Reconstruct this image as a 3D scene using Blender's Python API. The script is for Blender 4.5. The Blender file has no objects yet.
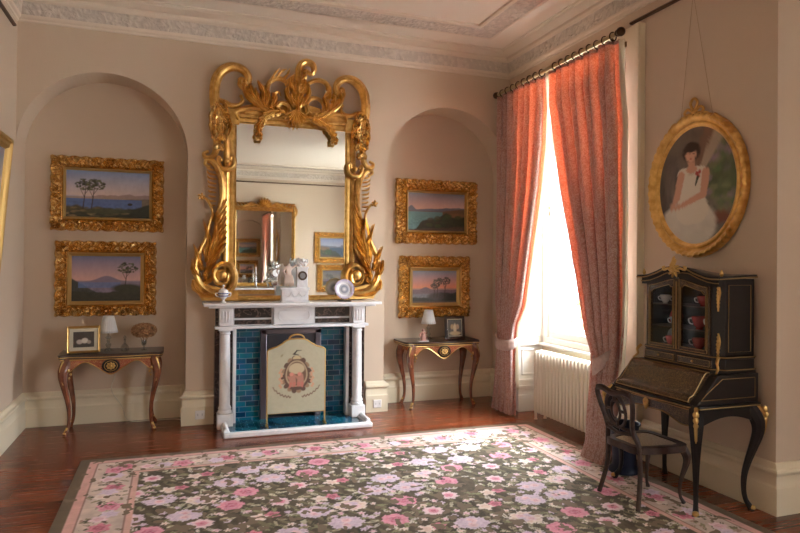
import bpy, math, random
import numpy as np
from mathutils import Vector, Matrix
random.seed(7); rng = np.random.default_rng(7)
C = bpy.context.scene.collection
PI = math.pi

# ------------------------------------------------------------------ camera
FPX, YAW, ROLL, PY, PIT = 635.96, math.radians(19.6179), math.radians(.488), 259.89, math.radians(.3407)
F0 = Vector((math.sin(YAW), math.cos(YAW), 0)); R0 = Vector((math.cos(YAW), -math.sin(YAW), 0)); U0 = Vector((0, 0, 1))
Fv = F0*math.cos(PIT)+U0*math.sin(PIT); Uv = U0*math.cos(PIT)-F0*math.sin(PIT)
Rc = R0*math.cos(ROLL)+Uv*math.sin(ROLL); Uc = Uv*math.cos(ROLL)-R0*math.sin(ROLL)
EYE = Vector((0, 0, 1.5))
cd = bpy.data.cameras.new('camera'); cam = bpy.data.objects.new('camera', cd); C.objects.link(cam)
M = Matrix((Rc, Uc, -Fv)).transposed().to_4x4(); M.translation = EYE; cam.matrix_world = M
cd.sensor_width = 36; cd.lens = FPX/800*36; cd.shift_y = -(266.5-PY)/800; cd.clip_start = .02
bpy.context.scene.camera = cam

def ray(x, y): return Rc*((x-400)/FPX)-Uc*((y-PY)/FPX)+Fv
def atY(x, y, Y):            # measured point of the photo on a wall plane
    d = ray(x, y); t = Y/d.y; return EYE+d*t
def atX(x, y, X):
    d = ray(x, y); t = X/d.x; return EYE+d*t

# ------------------------------------------------------------------ materials
def nodes(m): return m.node_tree.nodes, m.node_tree.links
def mat(name, col, rough=.6, metal=0, noise=0, nscale=8, bump=0, bscale=40, col2=None, coat=0, trans=0, sheen=0, spec=.5, emis=None):
    m = bpy.data.materials.new(name); m.use_nodes = True
    N, L = nodes(m); b = N['Principled BSDF']
    b.inputs['Base Color'].default_value = (*col, 1); b.inputs['Roughness'].default_value = rough; b.inputs['Metallic'].default_value = metal
    b.inputs['Coat Weight'].default_value = coat; b.inputs['Specular IOR Level'].default_value = spec
    b.inputs['Transmission Weight'].default_value = trans
    tc = N.new('ShaderNodeTexCoord')
    if noise or col2:
        n = N.new('ShaderNodeTexNoise'); n.inputs['Scale'].default_value = nscale; n.inputs['Detail'].default_value = 6
        L.new(tc.outputs['Object'], n.inputs['Vector'])
        r = N.new('ShaderNodeValToRGB'); c2 = col2 or tuple(c*(1-noise) for c in col)
        r.color_ramp.elements[0].color = (*c2, 1); r.color_ramp.elements[1].color = (*col, 1)
        r.color_ramp.elements[0].position = .35; r.color_ramp.elements[1].position = .65
        L.new(n.outputs['Fac'], r.inputs[0]); L.new(r.outputs[0], b.inputs['Base Color'])
    if bump:
        n = N.new('ShaderNodeTexNoise'); n.inputs['Scale'].default_value = bscale; n.inputs['Detail'].default_value = 4
        L.new(tc.outputs['Object'], n.inputs['Vector'])
        bp = N.new('ShaderNodeBump'); bp.inputs['Strength'].default_value = bump; bp.inputs['Distance'].default_value = .01
        L.new(n.outputs['Fac'], bp.inputs['Height']); L.new(bp.outputs[0], b.inputs['Normal'])
    return m
def vmat(name, rough=.6, coat=0, bump=0):
    m = bpy.data.materials.new(name); m.use_nodes = True; N, L = nodes(m); b = N['Principled BSDF']
    a = N.new('ShaderNodeVertexColor'); a.layer_name = 'Col'; L.new(a.outputs[0], b.inputs['Base Color'])
    b.inputs['Roughness'].default_value = rough; b.inputs['Coat Weight'].default_value = coat; b.inputs['Coat Roughness'].default_value = .2
    if bump:
        tc = N.new('ShaderNodeTexCoord'); n = N.new('ShaderNodeTexNoise'); n.inputs['Scale'].default_value = 300
        L.new(tc.outputs['Object'], n.inputs['Vector']); bp = N.new('ShaderNodeBump'); bp.inputs['Strength'].default_value = bump; bp.inputs['Distance'].default_value = .004
        L.new(n.outputs['Fac'], bp.inputs['Height']); L.new(bp.outputs[0], b.inputs['Normal'])
    return m
def thin_glass(name, tint=(1, 1, 1), refl=.05):
    m = bpy.data.materials.new(name); m.use_nodes = True; N, L = nodes(m); N.remove(N['Principled BSDF'])
    t = N.new('ShaderNodeBsdfTransparent'); t.inputs[0].default_value = (*tint, 1); g = N.new('ShaderNodeBsdfGlossy'); g.inputs['Roughness'].default_value = .03
    fr = N.new('ShaderNodeLayerWeight'); fr.inputs[0].default_value = .5; mx = N.new('ShaderNodeMixShader')
    pw = N.new('ShaderNodeMath'); pw.operation = 'POWER'; pw.inputs[1].default_value = 5; L.new(fr.outputs['Facing'], pw.inputs[0])
    ad = N.new('ShaderNodeMath'); ad.operation = 'MULTIPLY_ADD'; ad.inputs[1].default_value = .9; ad.inputs[2].default_value = refl; ad.use_clamp = True
    L.new(pw.outputs[0], ad.inputs[0]); L.new(ad.outputs[0], mx.inputs[0]); L.new(t.outputs[0], mx.inputs[1]); L.new(g.outputs[0], mx.inputs[2])
    L.new(mx.outputs[0], N['Material Output'].inputs[0]); return m
def floor_mat():
    m = bpy.data.materials.new('mahogany boards'); m.use_nodes = True; N, L = nodes(m); b = N['Principled BSDF']
    tc = N.new('ShaderNodeTexCoord'); br = N.new('ShaderNodeTexBrick'); br.offset = .37
    br.inputs['Scale'].default_value = 1; br.inputs['Brick Width'].default_value = 2.6; br.inputs['Row Height'].default_value = .135
    br.inputs['Mortar Size'].default_value = .0025; br.inputs['Color1'].default_value = (.15, .036, .014, 1); br.inputs['Color2'].default_value = (.25, .066, .025, 1)
    br.inputs['Mortar'].default_value = (.02, .006, .004, 1); L.new(tc.outputs['Object'], br.inputs['Vector'])
    mp = N.new('ShaderNodeMapping'); mp.inputs['Scale'].default_value = (1.2, 22, 1); L.new(tc.outputs['Object'], mp.inputs[0])
    n = N.new('ShaderNodeTexNoise'); n.inputs['Scale'].default_value = 2.5; n.inputs['Detail'].default_value = 8; L.new(mp.outputs[0], n.inputs['Vector'])
    r = N.new('ShaderNodeValToRGB'); r.color_ramp.elements[0].color = (.45, .42, .4, 1); r.color_ramp.elements[0].position = .3; r.color_ramp.elements[1].color = (1.25, 1.2, 1.2, 1); r.color_ramp.elements[1].position = .7
    L.new(n.outputs['Fac'], r.inputs[0]); mx = N.new('ShaderNodeMix'); mx.data_type = 'RGBA'; mx.blend_type = 'MULTIPLY'; mx.inputs[0].default_value = .8
    L.new(br.outputs['Color'], mx.inputs[6]); L.new(r.outputs[0], mx.inputs[7]); L.new(mx.outputs[2], b.inputs['Base Color'])
    rr = N.new('ShaderNodeMapRange'); rr.inputs[3].default_value = .12; rr.inputs[4].default_value = .36; L.new(n.outputs['Fac'], rr.inputs[0]); L.new(rr.outputs[0], b.inputs['Roughness'])
    bp = N.new('ShaderNodeBump'); bp.inputs['Strength'].default_value = .25; bp.inputs['Distance'].default_value = .004; L.new(br.outputs['Fac'], bp.inputs['Height']); bp.invert = True; L.new(bp.outputs[0], b.inputs['Normal'])
    return m
def tile_mat():
    m = bpy.data.materials.new('teal glazed tiles'); m.use_nodes = True; N, L = nodes(m); b = N['Principled BSDF']
    tc = N.new('ShaderNodeTexCoord'); mp = N.new('ShaderNodeMapping'); mp.inputs['Rotation'].default_value = (PI/2, 0, 0); L.new(tc.outputs['Object'], mp.inputs[0])
    br = N.new('ShaderNodeTexBrick'); br.inputs['Scale'].default_value = 1; br.inputs['Brick Width'].default_value = .12; br.inputs['Row Height'].default_value = .05
    br.inputs['Mortar Size'].default_value = .003; br.inputs['Color1'].default_value = (.0, .028, .07, 1); br.inputs['Color2'].default_value = (.002, .13, .20, 1); br.inputs['Mortar'].default_value = (.10, .20, .26, 1)
    br.inputs['Bias'].default_value = 0
    L.new(mp.outputs[0], br.inputs['Vector']); n = N.new('ShaderNodeTexNoise'); n.inputs['Scale'].default_value = 9; L.new(tc.outputs['Object'], n.inputs['Vector'])
    mx = N.new('ShaderNodeMix'); mx.data_type = 'RGBA'; mx.blend_type = 'MULTIPLY'; mx.inputs[0].default_value = .6
    L.new(br.outputs['Color'], mx.inputs[6]); L.new(n.outputs['Color'], mx.inputs[7]); hs = N.new('ShaderNodeHueSaturation'); hs.inputs['Value'].default_value = 1.5; hs.inputs['Saturation'].default_value = 1.
    L.new(mx.outputs[2], hs.inputs['Color']); L.new(hs.outputs[0], b.inputs['Base Color']); b.inputs['Roughness'].default_value = .12
    bp = N.new('ShaderNodeBump'); bp.inputs['Strength'].default_value = .4; bp.inputs['Distance'].default_value = .004; bp.invert = True; L.new(br.outputs['Fac'], bp.inputs['Height']); L.new(bp.outputs[0], b.inputs['Normal'])
    return m
def marble_mat(name, base, vein, rough=.15, scale=4, th=.06):
    m = bpy.data.materials.new(name); m.use_nodes = True; N, L = nodes(m); b = N['Principled BSDF']
    tc = N.new('ShaderNodeTexCoord'); n = N.new('ShaderNodeTexNoise'); n.inputs['Scale'].default_value = scale; n.inputs['Detail'].default_value = 10; n.inputs['Distortion'].default_value = 1.6
    L.new(tc.outputs['Object'], n.inputs['Vector']); r = N.new('ShaderNodeValToRGB'); e = r.color_ramp.elements
    e[0].position = .5-th; e[0].color = (*base, 1); e[1].position = .5+th; e[1].color = (*base, 1); k = e.new(.5); k.color = (*vein, 1)
    L.new(n.outputs['Fac'], r.inputs[0]); L.new(r.outputs[0], b.inputs['Base Color']); b.inputs['Roughness'].default_value = rough; return m
def carved_mat(name, c1, c2, scale=26):
    m = bpy.data.materials.new(name); m.use_nodes = True; N, L = nodes(m); b = N['Principled BSDF']
    tc = N.new('ShaderNodeTexCoord'); v = N.new('ShaderNodeTexVoronoi'); v.feature = 'SMOOTH_F1'; v.inputs['Scale'].default_value = scale
    n = N.new('ShaderNodeTexNoise'); n.inputs['Scale'].default_value = scale*.6; n.inputs['Distortion'].default_value = 2
    L.new(tc.outputs['Object'], v.inputs['Vector']); L.new(tc.outputs['Object'], n.inputs['Vector'])
    ad = N.new('ShaderNodeMath'); ad.operation = 'ADD'; L.new(v.outputs['Distance'], ad.inputs[0]); L.new(n.outputs['Fac'], ad.inputs[1])
    r = N.new('ShaderNodeValToRGB'); r.color_ramp.elements[0].position = .7; r.color_ramp.elements[0].color = (*c1, 1); r.color_ramp.elements[1].position = 1.0; r.color_ramp.elements[1].color = (*c2, 1)
    L.new(ad.outputs[0], r.inputs[0]); L.new(r.outputs[0], b.inputs['Base Color']); b.inputs['Roughness'].default_value = .8
    bp = N.new('ShaderNodeBump'); bp.inputs['Strength'].default_value = .9; bp.inputs['Distance'].default_value = .02; bp.invert = True; L.new(ad.outputs[0], bp.inputs['Height']); L.new(bp.outputs[0], b.inputs['Normal'])
    return m
def curtain_mat():
    m = bpy.data.materials.new('coral damask'); m.use_nodes = True; N, L = nodes(m); b = N['Principled BSDF']
    tc = N.new('ShaderNodeTexCoord'); n = N.new('ShaderNodeTexNoise'); n.inputs['Scale'].default_value = 28; n.inputs['Distortion'].default_value = 3; n.inputs['Detail'].default_value = 3
    L.new(tc.outputs['Object'], n.inputs['Vector']); r = N.new('ShaderNodeValToRGB'); r.color_ramp.elements[0].position = .47; r.color_ramp.elements[1].position = .53
    r.color_ramp.elements[0].color = (.38, .225, .19, 1); r.color_ramp.elements[1].color = (.54, .41, .365, 1); L.new(n.outputs['Fac'], r.inputs[0])
    L.new(r.outputs[0], b.inputs['Base Color']); b.inputs['Roughness'].default_value = .55; b.inputs['Sheen Weight'].default_value = .3
    tr = N.new('ShaderNodeBsdfTranslucent'); tr.inputs[0].default_value = (.95, .17, .06, 1); mx = N.new('ShaderNodeMixShader'); mx.inputs[0].default_value = .19
    L.new(b.outputs[0], mx.inputs[1]); L.new(tr.outputs[0], mx.inputs[2]); L.new(mx.outputs[0], N['Material Output'].inputs[0]); return m
def translucent(name, col, tcol, f):
    m = mat(name, col, .8); N, L = nodes(m); b = N['Principled BSDF']; tr = N.new('ShaderNodeBsdfTranslucent'); tr.inputs[0].default_value = (*tcol, 1)
    mx = N.new('ShaderNodeMixShader'); mx.inputs[0].default_value = f; L.new(b.outputs[0], mx.inputs[1]); L.new(tr.outputs[0], mx.inputs[2]); L.new(mx.outputs[0], N['Material Output'].inputs[0]); return m
def boulle_mat(name, base, inlay, scale=45, rough=.25, lo=.49, hi=.53):
    m = bpy.data.materials.new(name); m.use_nodes = True; N, L = nodes(m); b = N['Principled BSDF']
    tc = N.new('ShaderNodeTexCoord'); n = N.new('ShaderNodeTexNoise'); n.inputs['Scale'].default_value = scale; n.inputs['Distortion'].default_value = 2.5; n.inputs['Detail'].default_value = 1
    L.new(tc.outputs['Object'], n.inputs['Vector']); r = N.new('ShaderNodeValToRGB'); e = r.color_ramp.elements; e[0].position = lo-.02; e[0].color = (*base, 1); e[1].position = hi+.02; e[1].color = (*base, 1)
    k = e.new(lo); k.color = (*inlay, 1); k = e.new(hi); k.color = (*inlay, 1)
    L.new(n.outputs['Fac'], r.inputs[0]); L.new(r.outputs[0], b.inputs['Base Color']); b.inputs['Roughness'].default_value = rough; b.inputs['Coat Weight'].default_value = .3; return m

WALL = mat('wall paint', (.585, .47, .355), .75, bump=.05, bscale=60)
CREAM = mat('cream gloss paint', (.74, .66, .49), .35)
WHITE = mat('window white paint', (.82, .80, .74), .35)
CEIL = mat('ceiling paint', (.74, .67, .57), .9)
CORN = mat('cornice paint', (.70, .61, .50), .8)
FRIEZE = carved_mat('carved plaster frieze', (.64, .57, .49), (.56, .50, .43), 24)
FLOOR = floor_mat(); TILE = tile_mat()
MARBLE = marble_mat('white marble', (.83, .83, .84), (.74, .74, .76), .22, 2)
BMARBLE = marble_mat('dark brown marble', (.030, .020, .018), (.17, .11, .09), .12, 9, .03)
GOLD = mat('water gilding', (.80, .52, .18), .30, .95, col2=(.58, .33, .09), nscale=18)
GOLDD = mat('old gilt carving', (.86, .58, .22), .27, .95, col2=(.50, .30, .10), nscale=40)
GILT2 = mat('gilt bronze', (.62, .41, .15), .38, 1)
GILT3 = mat('matt gilding', (.55, .36, .13), .5, .9)
GILTD = mat('dull brass inlay', (.34, .22, .09), .42, .9)
DARKW = mat('dark walnut', (.045, .022, .014), .3, coat=.4, noise=.5, nscale=20)
EBONY = mat('ebonised wood', (.010, .008, .007), .3, coat=.12, spec=.35)
IRON = mat('cast iron', (.075, .070, .080), .4, .5, bump=.3, bscale=90)
STEEL = mat('polished iron', (.17, .15, .17), .35, .8)
MIRROR = mat('mirror silver', (.80, .82, .80), .015, 1)
GLASS = thin_glass('window glass'); CGLASS = thin_glass('cabinet glass', (.93, .94, .94), .04)
CRYSTAL = thin_glass('crystal', (.84, .88, .9), .14)
PAINTV = vmat('oil paint', .45, .15); RUGV = vmat('wool pile', .95, 0, .6)
COR = curtain_mat(); LINING = translucent('ivory lining', (.75, .72, .64), (.95, .9, .75), .5)
TIE = mat('grey pink damask', (.50, .36, .32), .6, col2=(.58, .44, .40), nscale=40)
SHADE = translucent('pleated lamp shade', (.78, .80, .80), (.9, .9, .9), .3)
BRASS = mat('aged brass', (.30, .20, .10), .35, .9)
DBRONZE = mat('dark bronze', (.10, .06, .035), .35, .8)
BOULLER = boulle_mat('red tortoiseshell boulle', (.30, .07, .035), (.55, .36, .14), 50, .25, .49, .515)
BOULLED = boulle_mat('dark boulle', (.045, .028, .018), (.20, .13, .06), 55, .22)
PORC = mat('white porcelain', (.80, .79, .78), .12, coat=.5)
PINKP = mat('pink porcelain', (.62, .14, .14), .15, coat=.5); REDP = mat('crimson porcelain', (.38, .05, .05), .2, coat=.5); BLUEP = mat('pale blue porcelain', (.45, .52, .62), .2, coat=.5)
SILVER = mat('silver', (.7, .7, .7), .2, 1)

# ------------------------------------------------------------------ mesh building
ORG = {}
class MB:
    def __init__(s): s.v = []; s.f = []
    def add(s, vs, fs):
        o = len(s.v); s.v += [tuple(p) for p in vs]; s.f += [tuple(i+o for i in f) for f in fs]; return s
    def box(s, x0, x1, y0, y1, z0, z1):
        return s.add([(x0,y0,z0),(x1,y0,z0),(x1,y1,z0),(x0,y1,z0),(x0,y0,z1),(x1,y0,z1),(x1,y1,z1),(x0,y1,z1)],
                     [(0,3,2,1),(4,5,6,7),(0,1,5,4),(1,2,6,5),(2,3,7,6),(3,0,4,7)])
    def prism(s, poly, axis, a, b):
        def P(p, t): return {'x': (t, p[0], p[1]), 'y': (p[0], t, p[1]), 'z': (p[0], p[1], t)}[axis]
        n = len(poly); return s.add([P(p, a) for p in poly]+[P(p, b) for p in poly], [tuple(range(n))[::-1], tuple(range(n, 2*n))]+[(i, (i+1) % n, n+(i+1) % n, n+i) for i in range(n)])
    def lathe(s, prof, c=(0, 0, 0), seg=20, sx=1, sy=1, flute=0, nf=12):
        vs = []; n = len(prof)
        for r, z in prof:
            for k in range(seg):
                a = 2*PI*k/seg; q = r*(1+flute*math.cos(nf*a)); vs.append((c[0]+q*math.cos(a)*sx, c[1]+q*math.sin(a)*sy, c[2]+z))
        fs = [(i*seg+k, i*seg+(k+1) % seg, (i+1)*seg+(k+1) % seg, (i+1)*seg+k) for i in range(n-1) for k in range(seg)]
        fs += [tuple(range(seg))[::-1], tuple(range((n-1)*seg, n*seg))]
        return s.add(vs, fs)
    def tube(s, pts, rad, seg=8, closed=False, flat=None):
        pts = [Vector(p) for p in pts]; n = len(pts)
        if not hasattr(rad, '__len__'): rad = [rad]*n
        if len(rad) != n: rad = [float(np.interp(i/max(1, n-1), np.linspace(0, 1, len(rad)), rad)) for i in range(n)]
        ts = []
        for i in range(n):
            a = pts[(i-1) % n] if closed or i else pts[0]; b = pts[(i+1) % n] if closed or i < n-1 else pts[-1]
            t = (b-a); ts.append(t.normalized() if t.length > 1e-9 else Vector((0, 0, 1)))
        u = ts[0].orthogonal().normalized()
        if flat is not None: u = Vector(flat[0]); u = (u-ts[0]*u.dot(ts[0])).normalized()
        vs = []
        for i in range(n):
            if flat is not None: u = Vector(flat[0])
            u = (u-ts[i]*u.dot(ts[i])); u = u.normalized() if u.length > 1e-6 else ts[i].orthogonal().normalized(); w = ts[i].cross(u)
            k1 = flat[1] if flat is not None else 1
            for k in range(seg):
                a = 2*PI*k/seg+PI/seg; vs.append(pts[i]+(u*math.cos(a)*k1+w*math.sin(a))*rad[i])
        m = n if closed else n-1
        fs = [(i*seg+k, i*seg+(k+1) % seg, ((i+1) % n)*seg+(k+1) % seg, ((i+1) % n)*seg+k) for i in range(m) for k in range(seg)]
        if not closed: fs += [tuple(range(seg))[::-1], tuple(range((n-1)*seg, n*seg))]
        return s.add(vs, fs)
    def ball(s, c, r, sx=1, sy=1, sz=1, seg=12, rings=8):
        pr = [(max(1e-4, math.sin(PI*i/rings))*r, -math.cos(PI*i/rings)*r*sz) for i in range(rings+1)]
        return s.lathe(pr, c, seg, sx, sy)
    def grid(s, fn, nu, nv, cu=False):
        vs = [fn(i/(nu if cu else nu-1) if nu > 1 else 0, j/(nv-1)) for j in range(nv) for i in range(nu)]
        fs = [(j*nu+i, j*nu+(i+1) % nu, (j+1)*nu+(i+1) % nu, (j+1)*nu+i) for j in range(nv-1) for i in range(nu if cu else nu-1)]
        return s.add(vs, fs)
    def build(s, name, m, parent=None, ang=35, bevel=0, solid=0, col=None, origin=None):
        o0 = Vector(ORG.get(parent.name, (0, 0, 0))) if parent else Vector(origin or (0, 0, 0))
        me = bpy.data.meshes.new(name); me.from_pydata([(p[0]-o0.x, p[1]-o0.y, p[2]-o0.z) for p in s.v], [], s.f); me.update()
        me.polygons.foreach_set('use_smooth', [True]*len(me.polygons)); me.set_sharp_from_angle(angle=math.radians(ang))
        if col is not None:
            a = me.color_attributes.new('Col', 'FLOAT_COLOR', 'POINT'); a.data.foreach_set('color', np.asarray(col, dtype=np.float32).ravel())
        me.materials.append(m); o = bpy.data.objects.new(name, me); C.objects.link(o)
        if parent: o.parent = parent; ORG[o.name] = tuple(o0)
        else: o.location = o0; ORG[o.name] = tuple(o0)
        if bevel: b = o.modifiers.new('b', 'BEVEL'); b.width = bevel; b.segments = 2; b.limit_method = 'ANGLE'
        if solid: b = o.modifiers.new('s', 'SOLIDIFY'); b.thickness = solid; b.offset = 0
        return o
def thing(name, label, cat, loc, group=None):
    o = bpy.data.objects.new(name, None); C.objects.link(o); o.location = loc; o.empty_display_size = .1; ORG[o.name] = tuple(loc)
    return tag(o, label, cat, group)
def tag(o, label, cat, group=None):
    o['label'] = label; o['category'] = cat
    if group: o['group'] = group
    return o
def struct(o): o['kind'] = 'structure'; return o
def dup(root, loc, label=None, group=None, rotz=0):
    def cp(o, par):
        c = o.copy(); C.objects.link(c)
        if par: c.parent = par; c.matrix_parent_inverse = o.matrix_parent_inverse.copy()
        for ch in kids.get(o, []): cp(ch, c)
        return c
    kids = {}
    for q in bpy.data.objects:
        if q.parent: kids.setdefault(q.parent, []).append(q)
    r = cp(root, None); r.location = loc; r.rotation_euler = (0, 0, rotz); ORG[r.name] = tuple(loc)
    if label: r['label'] = label
    if group: r['group'] = group
    return r
def smooth(pts, n=8, closed=False):
    pts = [Vector(p) for p in pts]; out = []; N = len(pts); m = N if closed else N-1
    for i in range(m):
        if closed: a, b, c, d = pts[(i-1) % N], pts[i], pts[(i+1) % N], pts[(i+2) % N]
        else: a, b, c, d = pts[max(i-1, 0)], pts[i], pts[i+1], pts[min(i+2, N-1)]
        for k in range(n):
            t = k/n; out.append(.5*((2*b)+(c-a)*t+(2*a-5*b+4*c-d)*t*t+(3*b-a-3*c+d)*t**3))
    if not closed: out.append(pts[-1])
    return out
def lerp(a, b, t): return a+(b-a)*t
def tab(t, xs, ys): return float(np.interp(t, xs, ys))

# painter ---------------------------------------------------------------
def s2l(c): c = np.asarray(c, float)/255; return np.where(c <= .04045, c/12.92, ((c+.055)/1.055)**2.4)
def vnoise(w, h, sx, sy, seed=0, oct=3):
    r = np.random.default_rng(seed); out = np.zeros((h, w)); amp = 1; tot = 0
    for k in range(oct):
        gx, gy = int(sx*2**k)+2, int(sy*2**k)+2; g = r.random((gy, gx)); x = np.linspace(0, gx-1.001, w); y = np.linspace(0, gy-1.001, h)
        xi = x.astype(int); yi = y.astype(int); fx = (x-xi)[None]; fy = (y-yi)[:, None]; fx = fx*fx*(3-2*fx); fy = fy*fy*(3-2*fy)
        a = g[np.ix_(yi, xi)]; b = g[np.ix_(yi, xi+1)]; c = g[np.ix_(yi+1, xi)]; d = g[np.ix_(yi+1, xi+1)]
        out += amp*((a*(1-fx)+b*fx)*(1-fy)+(c*(1-fx)+d*fx)*fy); tot += amp; amp *= .5
    return out/tot
class Paint:
    def __init__(s, w, h, ar=None, col=(128, 128, 128)):
        s.w, s.h = w, h; s.im = np.ones((h, w, 3))*s2l(col); s.u, s.v = np.meshgrid(np.linspace(0, 1, w), np.linspace(0, 1, h)); s.ar = ar or w/h
    def blend(s, m, col, a=1): m = np.clip(m, 0, 1)[..., None]*a; s.im = s.im*(1-m)+s2l(col)*m
    def grad(s, stops):
        vs = [q[0] for q in stops]; cs = np.array([s2l(q[1]) for q in stops])
        for k in range(3): s.im[..., k] = np.interp(s.v, vs, cs[:, k])
    def ell(s, cx, cy, rx, ry, col, soft=.15, a=1, rot=0):
        x = (s.u-cx)*s.ar; y = s.v-cy; c, n = math.cos(rot), math.sin(rot); X = x*c+y*n; Y = -x*n+y*c
        s.blend((1-np.hypot(X/(rx*s.ar), Y/ry))/soft+.5, col, a)
    def cap(s, x0, y0, x1, y1, r0, r1, col, a=1):
        ax, bx = x0*s.ar, x1*s.ar; dx, dy = bx-ax, y1-y0; X = s.u*s.ar; t = np.clip(((X-ax)*dx+(s.v-y0)*dy)/(dx*dx+dy*dy+1e-9), 0, 1)
        d = np.hypot(X-ax-t*dx, s.v-y0-t*dy); r = r0+(r1-r0)*t; s.blend((r-d)*s.h*.8+.5, col, a)
    def below(s, f, col, soft=.01, a=1): s.blend((f-s.v)/soft, col, a)
    def tex(s, amt, sx, sy, seed): s.im *= (1+amt*(vnoise(s.w, s.h, sx, sy, seed)-.5))[..., None]
    def rgba(s): return np.concatenate([np.clip(s.im, 0, 1), np.ones((s.h, s.w, 1))], -1)
def canvas(P, fn, name, m, parent, **k):
    mb = MB(); mb.grid(fn, P.w, P.h); return mb.build(name, m, parent, col=P.rgba().reshape(-1, 4), **k)

# ------------------------------------------------------------------ dimensions
XL, XR, XR2, YF, YN, YJ, YB, ZC = -1.267, 3.459, 4.6, 6.168, 6.529, 2.874, -3.45, 3.775
A1 = (-.575, .692, 2.475); A2 = (2.745, .714, 2.44)       # arched niches: centre x, radius, spring z
LN0, LN1 = XL, .117; RN0, RN1 = 2.031, XR

def arch_z(x, A):
    d = (x-A[0])/A[1]; return A[2]+A[1]*math.sqrt(max(0, 1-d*d))
FB = (.80, 1.36, .87)                                      # hearth opening in the chimney breast
xs = sorted(set([XL, LN1, .3, FB[0], FB[1], 1.8, RN0, XR]+[A1[0]+A1[1]*math.sin(PI/2*k/24) for k in range(-24, 25)]+[A2[0]+A2[1]*math.sin(PI/2*k/24) for k in range(-24, 25)]))
xs = [x for x in xs if XL <= x <= XR]
mb = MB()
for a, b in zip(xs[:-1], xs[1:]):
    m = (a+b)/2
    if m < LN1: za, zb = arch_z(a, A1), arch_z(b, A1)
    elif m > RN0: za, zb = arch_z(a, A2), arch_z(b, A2)
    elif FB[0] < m < FB[1]: za = zb = FB[2]
    else: za = zb = 0
    mb.add([(a, YF, za), (b, YF, zb), (b, YF, 3.8), (a, YF, 3.8)], [(0, 1, 2, 3)])
    if m < LN1 or m > RN0:
        mb.add([(a, YF, za), (a, YN, za), (b, YN, zb), (b, YF, zb)], [(0, 1, 2, 3)])
        mb.add([(a, YN, 0), (b, YN, 0), (b, YN, zb), (a, YN, za)], [(0, 1, 2, 3)])
for x, z in ((LN1, A1[2]+.06), (RN0, A2[2]+.06)): mb.add([(x, YF, 0), (x, YN, 0), (x, YN, z), (x, YF, z)], [(0, 1, 2, 3)])
struct(mb.build('wall_back', WALL, ang=25))
mb = MB(); mb.add([(XL, YB, 0), (XL, YN, 0), (XL, YN, 3.8), (XL, YB, 3.8)], [(0, 1, 2, 3)]); struct(mb.build('wall_left', WALL))
def holed(mb, X, y0, y1, holes, z1=3.8):
    ys = sorted({y0, y1, *[h[0] for h in holes], *[h[1] for h in holes]})
    for a, b in zip(ys[:-1], ys[1:]):
        hs = [h for h in holes if h[0] < (a+b)/2 < h[1]]
        segs = [(0, z1)] if not hs else [(0, hs[0][2]), (hs[0][3], z1)]
        for p, q in segs:
            if q > p: mb.add([(X, a, p), (X, b, p), (X, b, q), (X, a, q)], [(0, 1, 2, 3)])
W1 = (4.25, 5.74, 0, 3.27)
mb = MB(); holed(mb, XR, YJ, YN, [W1]); mb.add([(XR, YJ, 0), (XR2, YJ, 0), (XR2, YJ, 3.8), (XR, YJ, 3.8)], [(0, 1, 2, 3)])
mb.add([(XR, W1[0], 0), (3.9, W1[0], 0), (3.9, W1[0], 3.27), (XR, W1[0], 3.27)], [(0, 1, 2, 3)])
struct(mb.build('wall_right', WALL))
W2 = (-2.1, -.4, .6, 3.25)
mb = MB(); holed(mb, XR2, YB, YJ, [W2]); struct(mb.build('wall_side', WALL))
mb = MB(); mb.add([(XL, YB, 0), (XR2, YB, 0), (XR2, YB, 3.8), (XL, YB, 3.8)], [(0, 1, 2, 3)]); struct(mb.build('wall_front', WALL))
mb = MB(); mb.box(XL-.1, XR2+.3, YB-.1, YN+.1, -.06, 0); struct(mb.build('floor', FLOOR))
mb = MB(); mb.box(XL-.1, XR2+.3, YB-.1, YN+.1, ZC, ZC+.1); struct(mb.build('ceiling', CEIL))

def offset(path, d, closed):
    n = len(path); out = []
    for i in range(n):
        p = Vector(path[i]); a = Vector(path[(i-1) % n]); b = Vector(path[(i+1) % n])
        e1 = (p-a).normalized() if closed or i else None; e2 = (b-p).normalized() if closed or i < n-1 else None
        if e1 is None: e1 = e2
        if e2 is None: e2 = e1
        n1 = Vector((e1.y, -e1.x)); n2 = Vector((e2.y, -e2.x)); m = (n1+n2); k = m.dot(n1); out.append(p+m*(d/k if abs(k) > 1e-6 else 0))
    return out
def moulding(mb, path, prof, closed=False):
    n = len(path); vs = []
    for d, z in prof: vs += [(q.x, q.y, z) for q in offset(path, d, closed)]
    m = n if closed else n-1; fs = [(j*n+i, (j+1)*n+i, (j+1)*n+(i+1) % n, j*n+(i+1) % n) for j in range(len(prof)-1) for i in range(m)]
    if not closed:
        k = len(prof); fs += [tuple(j*n for j in range(k)), tuple(j*n+n-1 for j in range(k))[::-1]]
    return mb.add(vs, fs)
ROOM = [(XL, YB), (XL, YF), (XR, YF), (XR, YJ), (XR2, YJ), (XR2, YB)]
mb = MB(); moulding(mb, ROOM, [(0, 3.53), (.012, 3.535), (.014, 3.55), (.03, 3.562), (.034, 3.575), (.034, 3.585)], True)
moulding(mb, ROOM, [(.05, 3.69), (.075, 3.70), (.085, 3.715), (.085, 3.735), (.11, 3.74), (.15, 3.745), (.19, 3.75), (.20, 3.762), (.215, 3.765), (.215, 3.78)], True)
moulding(mb, ROOM, [(.47, 3.78), (.47, 3.755), (.49, 3.748), (.505, 3.75)], True); moulding(mb, ROOM, [(.715, 3.75), (.73, 3.748), (.75, 3.755), (.75, 3.78)], True)
struct(mb.build('trim_1', CORN, ang=20))
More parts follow.
